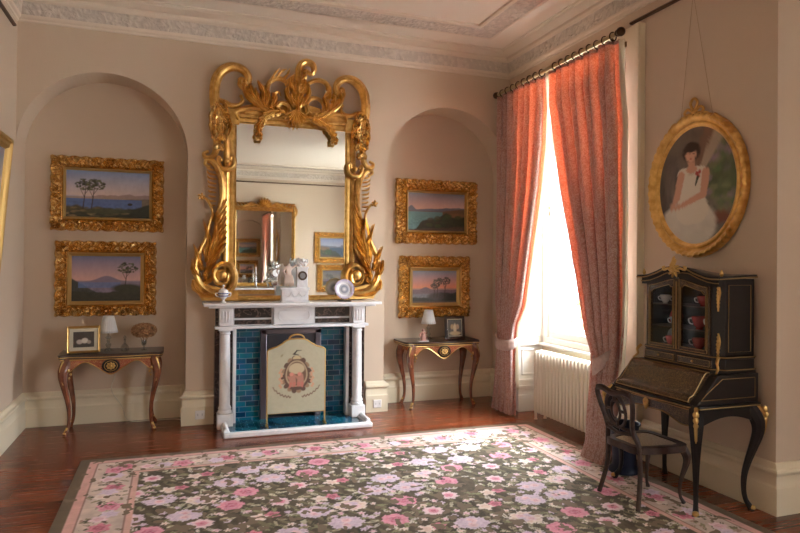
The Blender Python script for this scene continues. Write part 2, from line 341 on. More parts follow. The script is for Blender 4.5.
mb = MB(); moulding(mb, ROOM, [(.034, 3.585), (.036, 3.59), (.046, 3.68), (.05, 3.69)], True); struct(mb.build('trim_2', FRIEZE))
mb = MB(); moulding(mb, ROOM, [(.505, 3.752), (.53, 3.756), (.69, 3.756), (.715, 3.752)], True); struct(mb.build('trim_3', FRIEZE))
BP = [(0, 0), (.036, 0), (.036, .165), (.030, .175), (.028, .18), (.028, .235), (.034, .245), (.046, .25), (.05, .262), (.046, .274), (.03, .28), (.022, .292), (.012, .306), (0, .31)]
for nm, path in (('baseboard_left', [(XL, YB), (XL, YN), (LN1, YN), (LN1, YF), (.362, YF)]), ('baseboard_centre', [(1.835, YF), (RN0, YF), (RN0, YN), (XR, YN), (XR, 5.96)]),
                 ('baseboard_right', [(XR, 4.03), (XR, YJ), (XR2, YJ), (XR2, YB), (XL, YB)])):
    mb = MB(); moulding(mb, path, BP); struct(mb.build(nm, CREAM, ang=25))
def rail(name, pts, label):
    mb = MB(); moulding(mb, pts, [(0, 3.435), (.02, 3.437), (.028, 3.447), (.02, 3.457), (0, 3.46)]); o = mb.build(name, DBRONZE); struct(o); o['label'] = label
rail('trim_4', [(XR, 4.19), (XR, YJ), (XR2, YJ), (XR2, YB), (XL, YB), (XL, YF-.15)], 'dark picture rail under the cornice')

# ------------------------------------------------------------------ windows
def sash_window(name, X, y0, y1, z0, z1, xw):
    root = thing(name, None, None, (X, (y0+y1)/2, z0)); del root['label']; del root['category']; struct(root)
    mb = MB(); t = .07
    mb.box(X-.03, X+.08, y0, y0+t, z0, z1); mb.box(X-.03, X+.08, y1-t, y1, z0, z1); mb.box(X-.03, X+.08, y0+t, y1-t, z1-t, z1); mb.box(X-.03, X+.08, y0+t, y1-t, z0, z0+.06)
    mb.build('window_frame', WHITE, root, bevel=.006)
    zm = lerp(z0, z1, .52)
    for dx, a, b in ((0, z0+.06, zm+.02), (.035, zm-.02, z1-t)):
        mb = MB(); y2, y3 = y0+t, y1-t; s = .045
        mb.box(X+dx, X+dx+.03, y2, y2+s, a, b); mb.box(X+dx, X+dx+.03, y3-s, y3, a, b); mb.box(X+dx, X+dx+.03, y2+s, y3-s, a, a+(.07 if dx == 0 else .035)); mb.box(X+dx, X+dx+.03, y2+s, y3-s, b-.04, b)
        ym = (y2+y3)/2; mb.box(X+dx+.004, X+dx+.026, ym-.012, ym+.012, a, b)
        sh = mb.build('sash', WHITE, root, bevel=.003)
        g = MB(); g.add([(X+dx+.015, y2+s, a+.035), (X+dx+.015, y3-s, a+.035), (X+dx+.015, y3-s, b-.04), (X+dx+.015, y2+s, b-.04)], [(0, 1, 2, 3)]); g.build('pane', GLASS, sh)
    g = MB(); g.ball((X-.012, y1-t-.02, zm+.06), .012); g.tube([(X-.01, y1-t-.02, zm-.02), (X-.02, y1-t-.02, zm+.08)], .006); g.build('sash_fastener', BRASS, root)
    # lining of the opening
    mb = MB(); mb.box(xw, X-.03, y0, y1, z1-.002, z1+.03)
    if name != 'window_1': mb.box(xw-.03, X, y0-.02, y1+.02, z0-.03, z0); mb.box(xw, X, y0-.03, y0, z0, z1); mb.box(xw, X, y1, y1+.03, z0, z1)
    mb.build('head_lining', WHITE, root)
    return root
XW = 3.64; w1 = sash_window('window_1', XW, 4.25, 5.72, .70, 3.25, XR-.08)
mb = MB(); mb.box(XW-.09, XW+.02, 4.25, 5.72, .675, .70); mb.build('window_sill', WHITE, w1, bevel=.006)
mb = MB(); mb.box(XW-.03, XW+.05, 4.25, 5.72, 0, .675)
for z0, z1 in ((.06, .30), (.34, .62)):
    mb.box(XW-.04, XW-.03, 4.3, 5.67, z0, z0+.03); mb.box(XW-.04, XW-.03, 4.3, 5.67, z1-.03, z1)
mb.build('apron', CREAM, w1, bevel=.004)
def panels(mb, y, x0, x1, rows, s=-1):
    for z0, z1 in rows:
        for a, b, c, d in ((x0, x1, z0, z0+.022), (x0, x1, z1-.022, z1), (x0, x0+.02, z0, z1), (x1-.02, x1, z0, z1)):
            mb.box(a, b, min(y, y+s*.012), max(y, y+s*.012), c, d)
mb = MB(); mb.box(XR-.125, XW+.08, 5.72, 5.80, .0, 3.27); panels(mb, 5.72, XR-.09, XW-.045, [(.37, .64), (.76, 1.7), (1.8, 3.15)])
mb.box(XR-.135, XW-.02, 5.70, 5.72, 0, .17); mb.box(XR-.13, XW-.02, 5.695, 5.72, .235, .265); mb.box(XR-.128, XW-.02, 5.7, 5.72, .30, .33); mb.box(XR-.13, XW-.02, 5.69, 5.72, .675, .70)
mb.build('shutter_panel', WHITE, w1, bevel=.004)
mb = MB(); mb.box(3.40, XW+.08, 4.2, 4.25, 0, 3.27); mb.build('shutter_case', WHITE, w1)
mb = MB(); mb.box(3.335, 3.459, 5.80, 5.96, 0, 3.40); mb.box(3.405, 3.459, 4.03, 4.23, 0, 3.40); mb.box(3.405, 3.459, 4.23, 5.80, 3.25, 3.40)
mb.box(3.39, 3.405, 4.03, 4.07, 0.30, 3.40); mb.box(3.39, 3.459, 4.02, 4.24, 0, .30)
mb.build('architrave', CREAM, w1, bevel=.006)
sash_window('window_2', XR2+.16, *W2, XR2)

# ------------------------------------------------------------------ outside
mb = MB(); mb.box(3.95, 40, -25, 40, -1.1, -1.0); g = mb.build('ground', mat('gravel drive', (.55, .53, .48), .9, noise=.3, nscale=3)); struct(g)
bd = thing('stone_building', 'grey stone building seen through the window', 'building', (15.5, 28, -1))
mb = MB(); mb.box(11, 20, 23, 34, -1, 3.2); mb.build('wall', mat('grey stone', (.50, .53, .58), .9, noise=.2, nscale=2), bd)
mb = MB(); mb.prism([(11-.4, 3.2), (20.4, 3.2), (15.5, 5.6)], 'y', 22.6, 34.4); mb.build('roof', mat('slate', (.10, .11, .13), .6), bd)
for k in range(3):
    mb = MB(); mb.box(12.2+2.6*k, 13.4+2.6*k, 22.96, 23.05, .4, 2); mb.build('window', mat('dark pane', (.05, .06, .08), .1), bd)
sb = thing('garden_shrub', 'russet shrub outside beyond the lower sash', 'shrub', (6.6, 8.6, -1))
mb = MB()
for k in range(260):
    a, r, z = random.uniform(0, 2*PI), .75*math.sqrt(random.random()), random.uniform(.2, 2.1); rr = r*(1-abs(z-1.1)/2); p = Vector((6.6+rr*math.cos(a), 8.6+rr*math.sin(a), -1+z))
    mb.ball(p, random.uniform(.05, .1), sz=.6, seg=6, rings=4)
mb.build('foliage', mat('russet leaves', (.35, .14, .08), .8, col2=(.18, .2, .08), nscale=4), sb)
mb = MB(); mb.tube([(6.6, 8.6, -1), (6.62, 8.6, -.2), (6.6, 8.6, .3)], [.05, .04, .02]); mb.build('trunk', DARKW, sb)

# ------------------------------------------------------------------ rug
RX0, RX1, RY0, RY1 = -.63, 3.19, .9, 5.27
W_, H_ = int((RX1-RX0)/.009), int((RY1-RY0)/.009)
def paint_rug():
    X, Y = np.meshgrid(np.linspace(RX0, RX1, W_), np.linspace(RY0, RY1, H_)); im = np.ones((H_, W_, 3))
    dist = np.minimum(np.minimum(X-RX0, RX1-X), np.minimum(Y-RY0, RY1-Y)); n1 = vnoise(W_, H_, 120, 60, 3); n2 = vnoise(W_, H_, 30, 34, 5)
    def c(r): return s2l(r)
    im[:] = c((94, 80, 56)); im *= (.55+.9*n1)[..., None]
    lat = ((np.sin((X+Y*.6)*60+4*n2) > .55) & (n2 > .45)); im[lat] = c((140, 128, 88))*.8
    def band(a, b, col, f=1.):
        m = (dist >= a) & (dist < b); im[m] = c(col)*f; return m
    band(0, .07, (112, 92, 66)); m = band(.07, .125, (222, 164, 150)); band(.125, .135, (150, 110, 96)); mb_ = band(.135, .375, (216, 190, 172)); band(.375, .385, (150, 110, 96)); band(.385, .42, (224, 170, 152))
    im[mb_] *= (.75+.5*n2[mb_])[:, None]
    def stamp(cx, cy, r, pal, petals, ang, jag=.18, clip=None):
        x0, x1 = np.searchsorted(X[0], [cx-r*1.3, cx+r*1.3]); y0, y1 = np.searchsorted(Y[:, 0], [cy-r*1.3, cy+r*1.3])
        if x1 <= x0 or y1 <= y0: return
        dx = X[y0:y1, x0:x1]-cx; dy = Y[y0:y1, x0:x1]-cy; th = np.arctan2(dy, dx)+ang; d = np.hypot(dx, dy)/r
        e = 1-jag+jag*np.cos(petals*th)+.05*np.cos(13*th+ang*7); m = d < e
        sw = .5+.5*np.cos(d*14+2.0*th+np.sin(petals*th)*1.5); sub = im[y0:y1, x0:x1]
        cc = np.where(d[..., None] < .45, c(pal[0]), c(pal[1])); cc = cc*(1-.45*sw[..., None])+c(pal[2])*.45*sw[..., None]
        mm = m if clip is None else m & clip[y0:y1, x0:x1]; sub[mm] = cc[mm]
    def leaf(cx, cy, L, w, a, col, clip=None):
        x0, x1 = np.searchsorted(X[0], [cx-L, cx+L]); y0, y1 = np.searchsorted(Y[:, 0], [cy-L, cy+L])
        if x1 <= x0 or y1 <= y0: return
        dx = X[y0:y1, x0:x1]-cx; dy = Y[y0:y1, x0:x1]-cy; u = (dx*math.cos(a)+dy*math.sin(a))/L; v = (-dx*math.sin(a)+dy*math.cos(a))/w
        m = (np.abs(u) < 1) & (np.abs(v) < (1-u*u)) & ~((np.abs(v) < .12)); mm = m if clip is None else m & clip[y0:y1, x0:x1]; im[y0:y1, x0:x1][mm] = c(col)*random.uniform(.75, 1.1)
    PK = ((206, 84, 120), (232, 130, 158), (244, 190, 200)); PK2 = ((178, 60, 92), (222, 112, 138), (238, 160, 170)); LI = ((206, 176, 200), (218, 190, 210), (240, 226, 232)); CR = ((226, 190, 170), (236, 214, 200), (246, 232, 220)); LP = ((224, 160, 172), (236, 196, 204), (248, 226, 224))
    field = dist > .42
    S = .295; k = 0
    for j in range(-1, 19):
        for i in range(-1, 15):
            cx = RX0+.53+(i+.5*(j % 2))*S+random.uniform(-.04, .04); cy = RY0+.55+j*S*.78+random.uniform(-.04, .04)
            t = (i*2+j*3) % 5
            for q in range(11):
                a = random.uniform(0, 2*PI); rr = random.uniform(.10, .17); leaf(cx+rr*math.cos(a), cy+rr*math.sin(a), random.uniform(.025, .05), random.uniform(.010, .018), a+random.uniform(-.6, .6), random.choice([(206, 196, 160), (150, 148, 100), (184, 168, 130), (70, 66, 46), (222, 208, 190)]), field)
            for q in range(4):
                a = random.uniform(0, 2*PI); stamp(cx+.14*math.cos(a), cy+.14*math.sin(a), .026, random.choice([CR, LI, LP]), 5, a, .25, field)
            if t == 0: stamp(cx, cy, .085, PK, 6, i, .06, field)
            elif t in (1, 3):
                for q in range(8):
                    a = q*.785+i; stamp(cx+.075*math.cos(a), cy+.06*math.sin(a), .036, LI if (t == 1 or j % 2) else CR, 7, a, .12, field)
                for q in range(4):
                    a = q*1.57+i; stamp(cx+.032*math.cos(a), cy+.03*math.sin(a), .036, LP if q % 2 else LI, 6, a, .1, field)
            elif t == 2: stamp(cx, cy, .07, LP, 8, j, .1, field); stamp(cx, cy, .035, PK, 5, j, .1, field)
            else:
                stamp(cx-.03, cy, .06, CR, 5, j, .2, field); stamp(cx+.05, cy+.02, .05, PK2, 5, i, .15, field)
    per = [];
    for (x0, y0, x1, y1) in ((RX0+.255, RY0+.255, RX1-.255, RY0+.255), (RX1-.255, RY0+.255, RX1-.255, RY1-.255), (RX1-.255, RY1-.255, RX0+.255, RY1-.255), (RX0+.255, RY1-.255, RX0+.255, RY0+.255)):
        L = math.hypot(x1-x0, y1-y0); n = int(L/.115)
        for k in range(n): per.append((lerp(x0, x1, (k+.5)/n), lerp(y0, y1, (k+.5)/n), k))
    for x, y, k in per:
        for q in range(9):
            a = random.uniform(0, 2*PI); r = random.uniform(.04, .12); leaf(x+r*math.cos(a), y+r*math.sin(a), random.uniform(.02, .045), .011, random.uniform(0, 3), random.choice([(120, 112, 78), (88, 78, 54), (150, 138, 100), (190, 150, 130)]), mb_)
    for x, y, k in per:
        o = random.uniform(-.05, .05); pal = (PK, LI, LP, PK2, LI, CR)[k % 6]; stamp(x+o, y-o, (.082, .06, .055, .07, .065, .05)[k % 6], pal, 5+k % 2, k, .15, mb_)
    im[:] = im*(.86+.28*n1)[..., None]
    lum = im.mean(-1, keepdims=True); im[:] = lum+(im-lum)*.8
    hl = rng.random((H_, 1))*.10+.95; im[:] = im*hl[..., None]
    return np.concatenate([np.clip(im, 0, 1), np.ones((H_, W_, 1))], -1)
rug = thing('floral_rug', 'large floral rug of pink roses and lilac blooms on dark brown ground', 'rug', (1.3, 3.2, 0))
Xg, Yg = np.meshgrid(np.linspace(RX0, RX1, W_), np.linspace(RY0, RY1, H_))
Zg = .012+.0015*vnoise(W_, H_, 60, 60, 9)
vv = np.stack([Xg-1.3, Yg-3.2, Zg], -1).reshape(-1, 3)
ii = (np.arange(H_-1)[:, None]*W_+np.arange(W_-1)[None]).ravel(); ff = np.stack([ii, ii+1, ii+W_+1, ii+W_], -1)
me = bpy.data.meshes.new('pile'); me.vertices.add(len(vv)); me.vertices.foreach_set('co', vv.ravel()); me.loops.add(ff.size); me.loops.foreach_set('vertex_index', ff.ravel().astype(np.int32))
me.polygons.add(len(ff)); me.polygons.foreach_set('loop_start', (np.arange(len(ff))*4).astype(np.int32)); me.update(calc_edges=True)
a = me.color_attributes.new('Col', 'FLOAT_COLOR', 'POINT'); a.data.foreach_set('color', paint_rug().astype(np.float32).ravel()); me.materials.append(RUGV)
o = bpy.data.objects.new('pile', me); C.objects.link(o); o.parent = rug
mb = MB(); mb.box(RX0, RX1, RY0, RY1, .001, .0125); mb.build('backing', mat('jute backing', (.2, .14, .09), .9), rug)

# ------------------------------------------------------------------ fireplace
FX = 1.071; fp = thing('fireplace', 'white marble fireplace with brown marble panels, round columns and teal tiles', 'fireplace', (FX, 6.1, 0))
mb = MB(); mb.box(.254, 1.888, 5.80, YF, 1.108, 1.135); mb.box(.30, 1.842, 5.84, YF, 1.09, 1.108); mb.build('mantel_shelf', MARBLE, fp, bevel=.006)
mb = MB(); mb.box(.372, 1.770, 5.98, YF, .905, 1.09); mb.build('frieze', MARBLE, fp, bevel=.003)
mb = MB(); mb.box(.355, 1.787, 5.90, 6.0, .897, .922); mb.build('frieze_moulding', MARBLE, fp, bevel=.005)
for a, b in ((.53, .865), (1.277, 1.612)):
    for z0, z1 in ((.99, 1.082), (.93, .972)):
        mb = MB(); mb.box(a, b, 5.968, 5.985, z0, z1); mb.build('marble_panel', BMARBLE, fp, bevel=.002)
mb = MB(); mb.box(.885, 1.257, 5.945, 5.99, .925, 1.09); tb = mb.build('centre_tablet', MARBLE, fp, bevel=.004)
mb = MB(); ov = [(.955+.03*math.cos(a), 1.008+.045*math.sin(a)) for a in np.linspace(PI/2, 3*PI/2, 10)]+[(1.187+.03*math.cos(a), 1.008+.045*math.sin(a)) for a in np.linspace(-PI/2, PI/2, 10)]
mb.tube([(p[0], 5.944, p[1]) for p in ov], .005, 6, True); mb.build('tablet_moulding', MARBLE, tb)
for sx in (0, 1):
    def mx(x): return x if not sx else 2*FX-x
    def bx(m, a, b, y0, y1, z0, z1): m.box(min(mx(a), mx(b)), max(mx(a), mx(b)), y0, y1, z0, z1)
    m = MB(); bx(m, .362, .405, 6.02, YF, .0, .905); m.build('outer_jamb', BMARBLE, fp)
    m = MB(); bx(m, .364, .392, 5.972, 5.985, .925, 1.085); m.build('marble_panel', BMARBLE, fp)
    m = MB(); bx(m, .40, .545, 6.03, YF, .0, .905); bx(m, .522, .552, 6.0, 6.05, 0, .905); m.build('jamb', MARBLE, fp, bevel=.003)
    m = MB(); bx(m, .485, .520, 6.02, 6.04, .0, .895); m.build('jamb_inlay', BMARBLE, fp)
    m = MB(); bx(m, .394, .508, 5.905, 5.985, .925, 1.09); m.build('corner_block', MARBLE, fp, bevel=.004)
    for q in range(3):
        m = MB(); bx(m, .417+q*.026, .431+q*.026, 5.898, 5.906, .955, 1.06); m.build('flute', MARBLE, fp, bevel=.003)
    cx = mx(.451); m = MB(); m.lathe([(.062, .14), (.062, .155), (.055, .165), (.059, .18), (.053, .195), (.0475, .21), (.046, .5), (.042, .82), (.041, .845), (.048, .85), (.048, .857), (.042, .862), (.043, .872), (.056, .885), (.058, .898)], (cx, 5.965, 0), 28)
    col = m.build('column', MARBLE, fp); m = MB(); bx(m, .382, .520, 5.895, 6.035, 0, .135); m.build('plinth', MARBLE, col, bevel=.006)
    m = MB(); bx(m, .388, .514, 5.9, 6.03, .882, .9); m.build('capital', MARBLE, col, bevel=.004)
def tiles(a, b, nm='tile_panel'):
    m = MB(); m.box(a, b, 6.10, 6.15, 0, .90); return m.build(nm, TILE, fp)
tiles(.55, .80); tiles(1.34, 1.592)
m = MB(); m.box(.80, 1.34, 6.10, 6.15, .86, .90); m.box(.78, .84, 6.07, 6.12, 0, .87); m.box(1.30, 1.36, 6.07, 6.12, 0, .87); m.box(.78, 1.36, 6.07, 6.12, .82, .875)
gs = m.build('grate_surround', STEEL, fp, bevel=.008)
m = MB(); m.prism([(.84, .82), (1.32, .82), (1.32, .60), (1.26, .66), (1.16, .70), (1.08, .71), (1.0, .70), (.90, .66), (.84, .60)], 'y', 6.09, 6.13); m.build('hood', IRON, gs)
m = MB(); m.box(.84, 1.32, 6.14, 6.5, .0, .02); m.box(.82, .84, 6.1, 6.5, 0, .86); m.box(1.32, 1.34, 6.1, 6.5, 0, .86); m.box(.82, 1.34, 6.48, 6.5, 0, .86); m.box(.82, 1.34, 6.1, 6.5, .84, .86); m.build('firebox', IRON, gs)
m = MB()
for k in range(9): m.tube([(.88+k*.05, 6.12, .10), (.88+k*.05, 6.10, .16), (.88+k*.05, 6.12, .24)], .008)
m.tube([(.86, 6.12, .10), (1.30, 6.12, .10)], .01); m.tube([(.86, 6.12, .24), (1.30, 6.12, .24)], .01); m.build('fire_basket', IRON, gs)
m = MB(); m.box(.46, 1.69, 5.62, 6.10, .0, .025); 
hm = tile_mat(); hm.node_tree.nodes['Mapping'].inputs['Rotation'].default_value = (0, 0, 0); m.build('hearth_tiles', hm, fp)
kerb = MB(); kerb.box(.413, 1.735, 5.565, 5.63, 0, .046); kerb.build('kerb', MARBLE, fp, bevel=.012)
for a, b in ((.413, .473), (1.675, 1.735)):
    kerb = MB(); kerb.box(a, b, 5.63, 5.895, 0, .046); kerb.tube([((a+b)/2, 5.62, .052), ((a+b)/2, 5.87, .052)], .024, 12); kerb.build('kerb_return', MARBLE, fp, bevel=.01)

# fire screen
fs = thing('fire_screen', 'cream fire screen with a painted coat of arms in a brass frame', 'fire screen', (1.06, 5.76, .025))
def scr_top(x):
    d = abs(x-1.064)/.262; return .70+.105*tab(d, [0, .22, .36, .5, .68, .85, .95, 1], [1, .97, .86, .6, .34, .22, .12, 0])
P = Paint(100, 130, .80, (178, 172, 146)); P.tex(.12, 20, 26, 4)
sh = (120, 88, 66)
BRN = (96, 70, 56)
for k in range(18):
    a = 2*PI*k/18; P.ell(.5+.235*math.cos(a), .52+.225*math.sin(a), .045, .035, BRN if k % 2 else (150, 120, 92), .3)
P.ell(.5, .52, .225, .215, BRN, .06); P.ell(.5, .53, .195, .185, (176, 152, 120), .06); P.ell(.5, .53, .17, .165, (112, 84, 64), .08); P.ell(.5, .60, .14, .075, (190, 170, 136), .15)
for x in (.43, .57):
    P.cap(x, .40, x, .50, .05, .04, (176, 122, 102)); P.ell(x-.02, .525, .035, .025, (206, 134, 114), .3); P.cap(x-.05, .47, x-.085, .50, .018, .010, (176, 122, 102)); P.cap(x-.03, .40, x-.05, .35, .018, .014, (186, 112, 96)); P.cap(x+.03, .40, x+.03, .35, .018, .014, (186, 112, 96))
P.ell(.5, .33, .12, .022, BRN, .3); P.ell(.5, .74, .07, .035, (190, 170, 130), .2); P.cap(.43, .72, .57, .72, .010, .010, BRN)
for sx in (-1, 1):
    for k in range(9): P.ell(.5+sx*(.275+.02*math.sin(k*2)), .38+.032*k, .022, .018, (200, 150, 118), .4)
    for k in range(22):
        t = k/21; P.cap(.5+sx*(.10+.30*t), .215+.17*t*t-.012*math.sin(k*1.7), .5+sx*(.115+.30*t), .225+.17*t*t-.012*math.sin(k*1.7+1), .007, .005, (118, 88, 72))
P.cap(.455, .80, .50, .845, .012, .009, (60, 52, 46)); P.cap(.455, .80, .53, .785, .010, .006, (70, 60, 52)); P.cap(.50, .845, .58, .85, .007, .004, (70, 60, 52)); P.cap(.47, .82, .43, .80, .006, .004, (70, 60, 52))
P.ell(.24, .84, .022, .018, (150, 140, 110), .4)
im = P.rgba(); full = im.copy()
def scrf(u, v): x = .806+.516*u; return (x, 5.752, .145+v*(scr_top(x)-.145))
canvas(P, scrf, 'panel', vmat('painted satin', .6), fs)
m = MB(); m.prism([(.806, .145), (1.322, .145)]+[(1.322-.516*k/30, scr_top(1.322-.516*k/30)) for k in range(31)], 'y', 5.754, 5.768); m.build('panel_back', mat('screen backing', (.4, .3, .2), .8), fs)
m = MB(); fr_ = [(.802, .10)]+[(.802+.524*k/40, scr_top(.806+.516*k/40)+.004) for k in range(41)]+[(1.326, .10)]
m.tube([(p[0], 5.76, p[1]) for p in fr_], .009, 8); m.tube([(.802, 5.76, .145), (1.326, 5.76, .145)], .007)
fr = m.build('frame', GILT2, fs)
m = MB(); m.tube(smooth([(.99, 5.76, .80), (1.01, 5.76, .835), (1.064, 5.76, .85), (1.118, 5.76, .835), (1.138, 5.76, .80)]), .008); m.build('carrying_handle', GILT2, fs)
for x in (.802, 1.326):
    m = MB(); m.tube([(x, 5.76, .11), (x, 5.76, .05), (x, 5.76, .03)], [.008, .008, .012]); m.tube(smooth([(x, 5.70, .032), (x, 5.73, .045), (x, 5.76, .05), (x, 5.79, .045), (x, 5.82, .032)]), .008); m.build('foot', GILT2, fs)

# ------------------------------------------------------------------ great mirror
YM = 6.13; MC = 1.067
gm = thing('overmantel_mirror', 'huge carved gilt rococo mirror standing on the white mantel shelf', 'mirror', (MC, YM, 1.135))
m = MB(); m.add([(.545, 6.105, 1.17), (1.59, 6.105, 1.17), (1.59, 6.105, 2.80), (.545, 6.105, 2.80)], [(0, 1, 2, 3)]); m.build('mirror_glass', MIRROR, gm)
def rectframe(mb, x0, x1, z0, z1, prof, y):
    # prof: (inset, depth) rings
    vs = []
    for d, h in prof: vs += [(x0+d, y-h, z0+d), (x1-d, y-h, z0+d), (x1-d, y-h, z1-d), (x0+d, y-h, z1-d)]
    fs = [(j*4+i, j*4+(i+1) % 4, (j+1)*4+(i+1) % 4, (j+1)*4+i) for j in range(len(prof)-1) for i in range(4)]; return mb.add(vs, fs)
m = MB(); rectframe(m, .43, 1.705, 1.137, 2.915, [(0, 0), (0, .03), (.012, .05), (.03, .056), (.05, .045), (.06, .03), (.075, .032), (.095, .028), (.105, .012), (.118, .010), (.118, 0)], YM+.02)
m.box(.43, 1.705, YM+.0, YM+.03, 1.137, 1.17); m.box(.43, 1.705, YM, YM+.03, 2.80, 2.915); m.box(.43, .545, YM, YM+.03, 1.17, 2.8); m.box(1.59, 1.705, YM, YM+.03, 1.17, 2.8)
m.build('frame_moulding', GOLD, gm, ang=30)
def P2(x, y): q = atY(x, y, 6.06); return (q.x, q.z)
def frond(mb, pts, w, H, y0, ridges=3, n=7, tipcurl=0.0):
    """leaf relief in the XZ plane: centre line pts, half width w, height H towards the room"""
    cl = smooth([(p[0], p[1], 0) for p in pts], n); N = len(cl); K = 11; vs = []
    for i, p in enumerate(cl):
        t = i/(N-1); a = cl[max(i-1, 0)]; b = cl[min(i+1, N-1)]; d = (b-a).normalized(); nn = Vector((-d.y, d.x, 0))
        ww = w*(math.sin(PI*min(1, (t*.86+.14)))**.85)*(1+.16*math.cos(t*PI*6))
        for k in range(K):
            s = -1+2*k/(K-1); hh = H*((1-s*s)**.5*.62+.45*abs(math.cos(s*(1 if ridges < 3 else 1.5)*PI))*(1-s*s))*(.5+.5*math.sin(PI*(t*.8+.1)))*(1+.18*math.sin(t*9))+tipcurl*t*t
            q = p+nn*(s*ww); vs.append((q.x, y0-max(.002, hh)-.004 if abs(s) < 1 else y0, q.y))
    fs = [(i*K+k, i*K+k+1, (i+1)*K+k+1, (i+1)*K+k) for i in range(N-1) for k in range(K-1)]
    o = len(vs)
    for i, p in enumerate(cl): vs.append((vs[i*K][0], y0+.004, vs[i*K][2])); vs.append((vs[i*K+K-1][0], y0+.004, vs[i*K+K-1][2]))
    for i in range(N-1): fs += [(i*K, (i+1)*K, o+2*(i+1), o+2*i), (i*K+K-1, o+2*i+1, o+2*(i+1)+1, (i+1)*K+K-1), (o+2*i, o+2*(i+1), o+2*(i+1)+1, o+2*i+1)]
    mb.add(vs, fs)
def scroll(mb, pts, r, y, ytip=None, seg=8, bulge=0):
    cl = smooth([(p[0], y, p[1]) for p in pts], 7); n = len(cl); rr = [float(np.interp(i/(n-1), np.linspace(0, 1, len(r)), r)) for i in range(n)]
    if ytip is not None:
        for i, q in enumerate(cl): q.y = y+(ytip-y)*math.sin(PI*i/(n-1))
    mb.tube(cl, rr, seg); mb.ball(cl[0], rr[0]*1.25, seg=8, rings=6); mb.ball(cl[-1], rr[-1]*1.25, seg=8, rings=6)
    # second ridge along the scroll
    off = [q+Vector((0, -rr[i]*.9, 0)) for i, q in enumerate(cl)]; mb.tube(off, [q*.38 for q in rr], 6)
def spiral(cx, cz, r0, r1, a0, turns, n=14): return [(cx+lerp(r0, r1, k/n)*math.cos(a0+2*PI*turns*k/n), cz+lerp(r0, r1, k/n)*math.sin(a0+2*PI*turns*k/n)) for k in range(n+1)]
def acanthus(mb, spine, n, L, w, H, y, side=1, spread=.9, end=.95, start=.1, both=False):
    w *= 1.35; H *= 1.25; n += 2
    cl = smooth([(p[0], p[1], 0) for p in spine], 10); N = len(cl)
    frond(mb, spine, w*1.3, H*1.1, y-.004, 3)
    for k in range(n):
        t = lerp(start, end, k/max(1, n-1)); i = min(N-2, int(t*(N-1))); p = cl[i]; d = (cl[i+1]-cl[max(0, i-1)]).normalized(); LL = L*(1-.45*t)*(1+.15*math.sin(k*2.3))
        for sd in ((side, -side) if both else (side,)):
            c, s_ = math.cos(spread*sd), math.sin(spread*sd); e = Vector((d.x*c-d.y*s_, d.x*s_+d.y*c, 0)); c2, s2 = math.cos(spread*.35*sd), math.sin(spread*.35*sd); e2 = Vector((d.x*c2-d.y*s2, d.x*s2+d.y*c2, 0))
            frond(mb, [(p.x, p.y), (p.x+e.x*LL*.5, p.y+e.y*LL*.5), (p.x+e.x*LL*.72+e2.x*LL*.35, p.y+e.y*LL*.72+e2.y*LL*.35)], w, H, y+.002*(k % 3), 2, 5, .012)
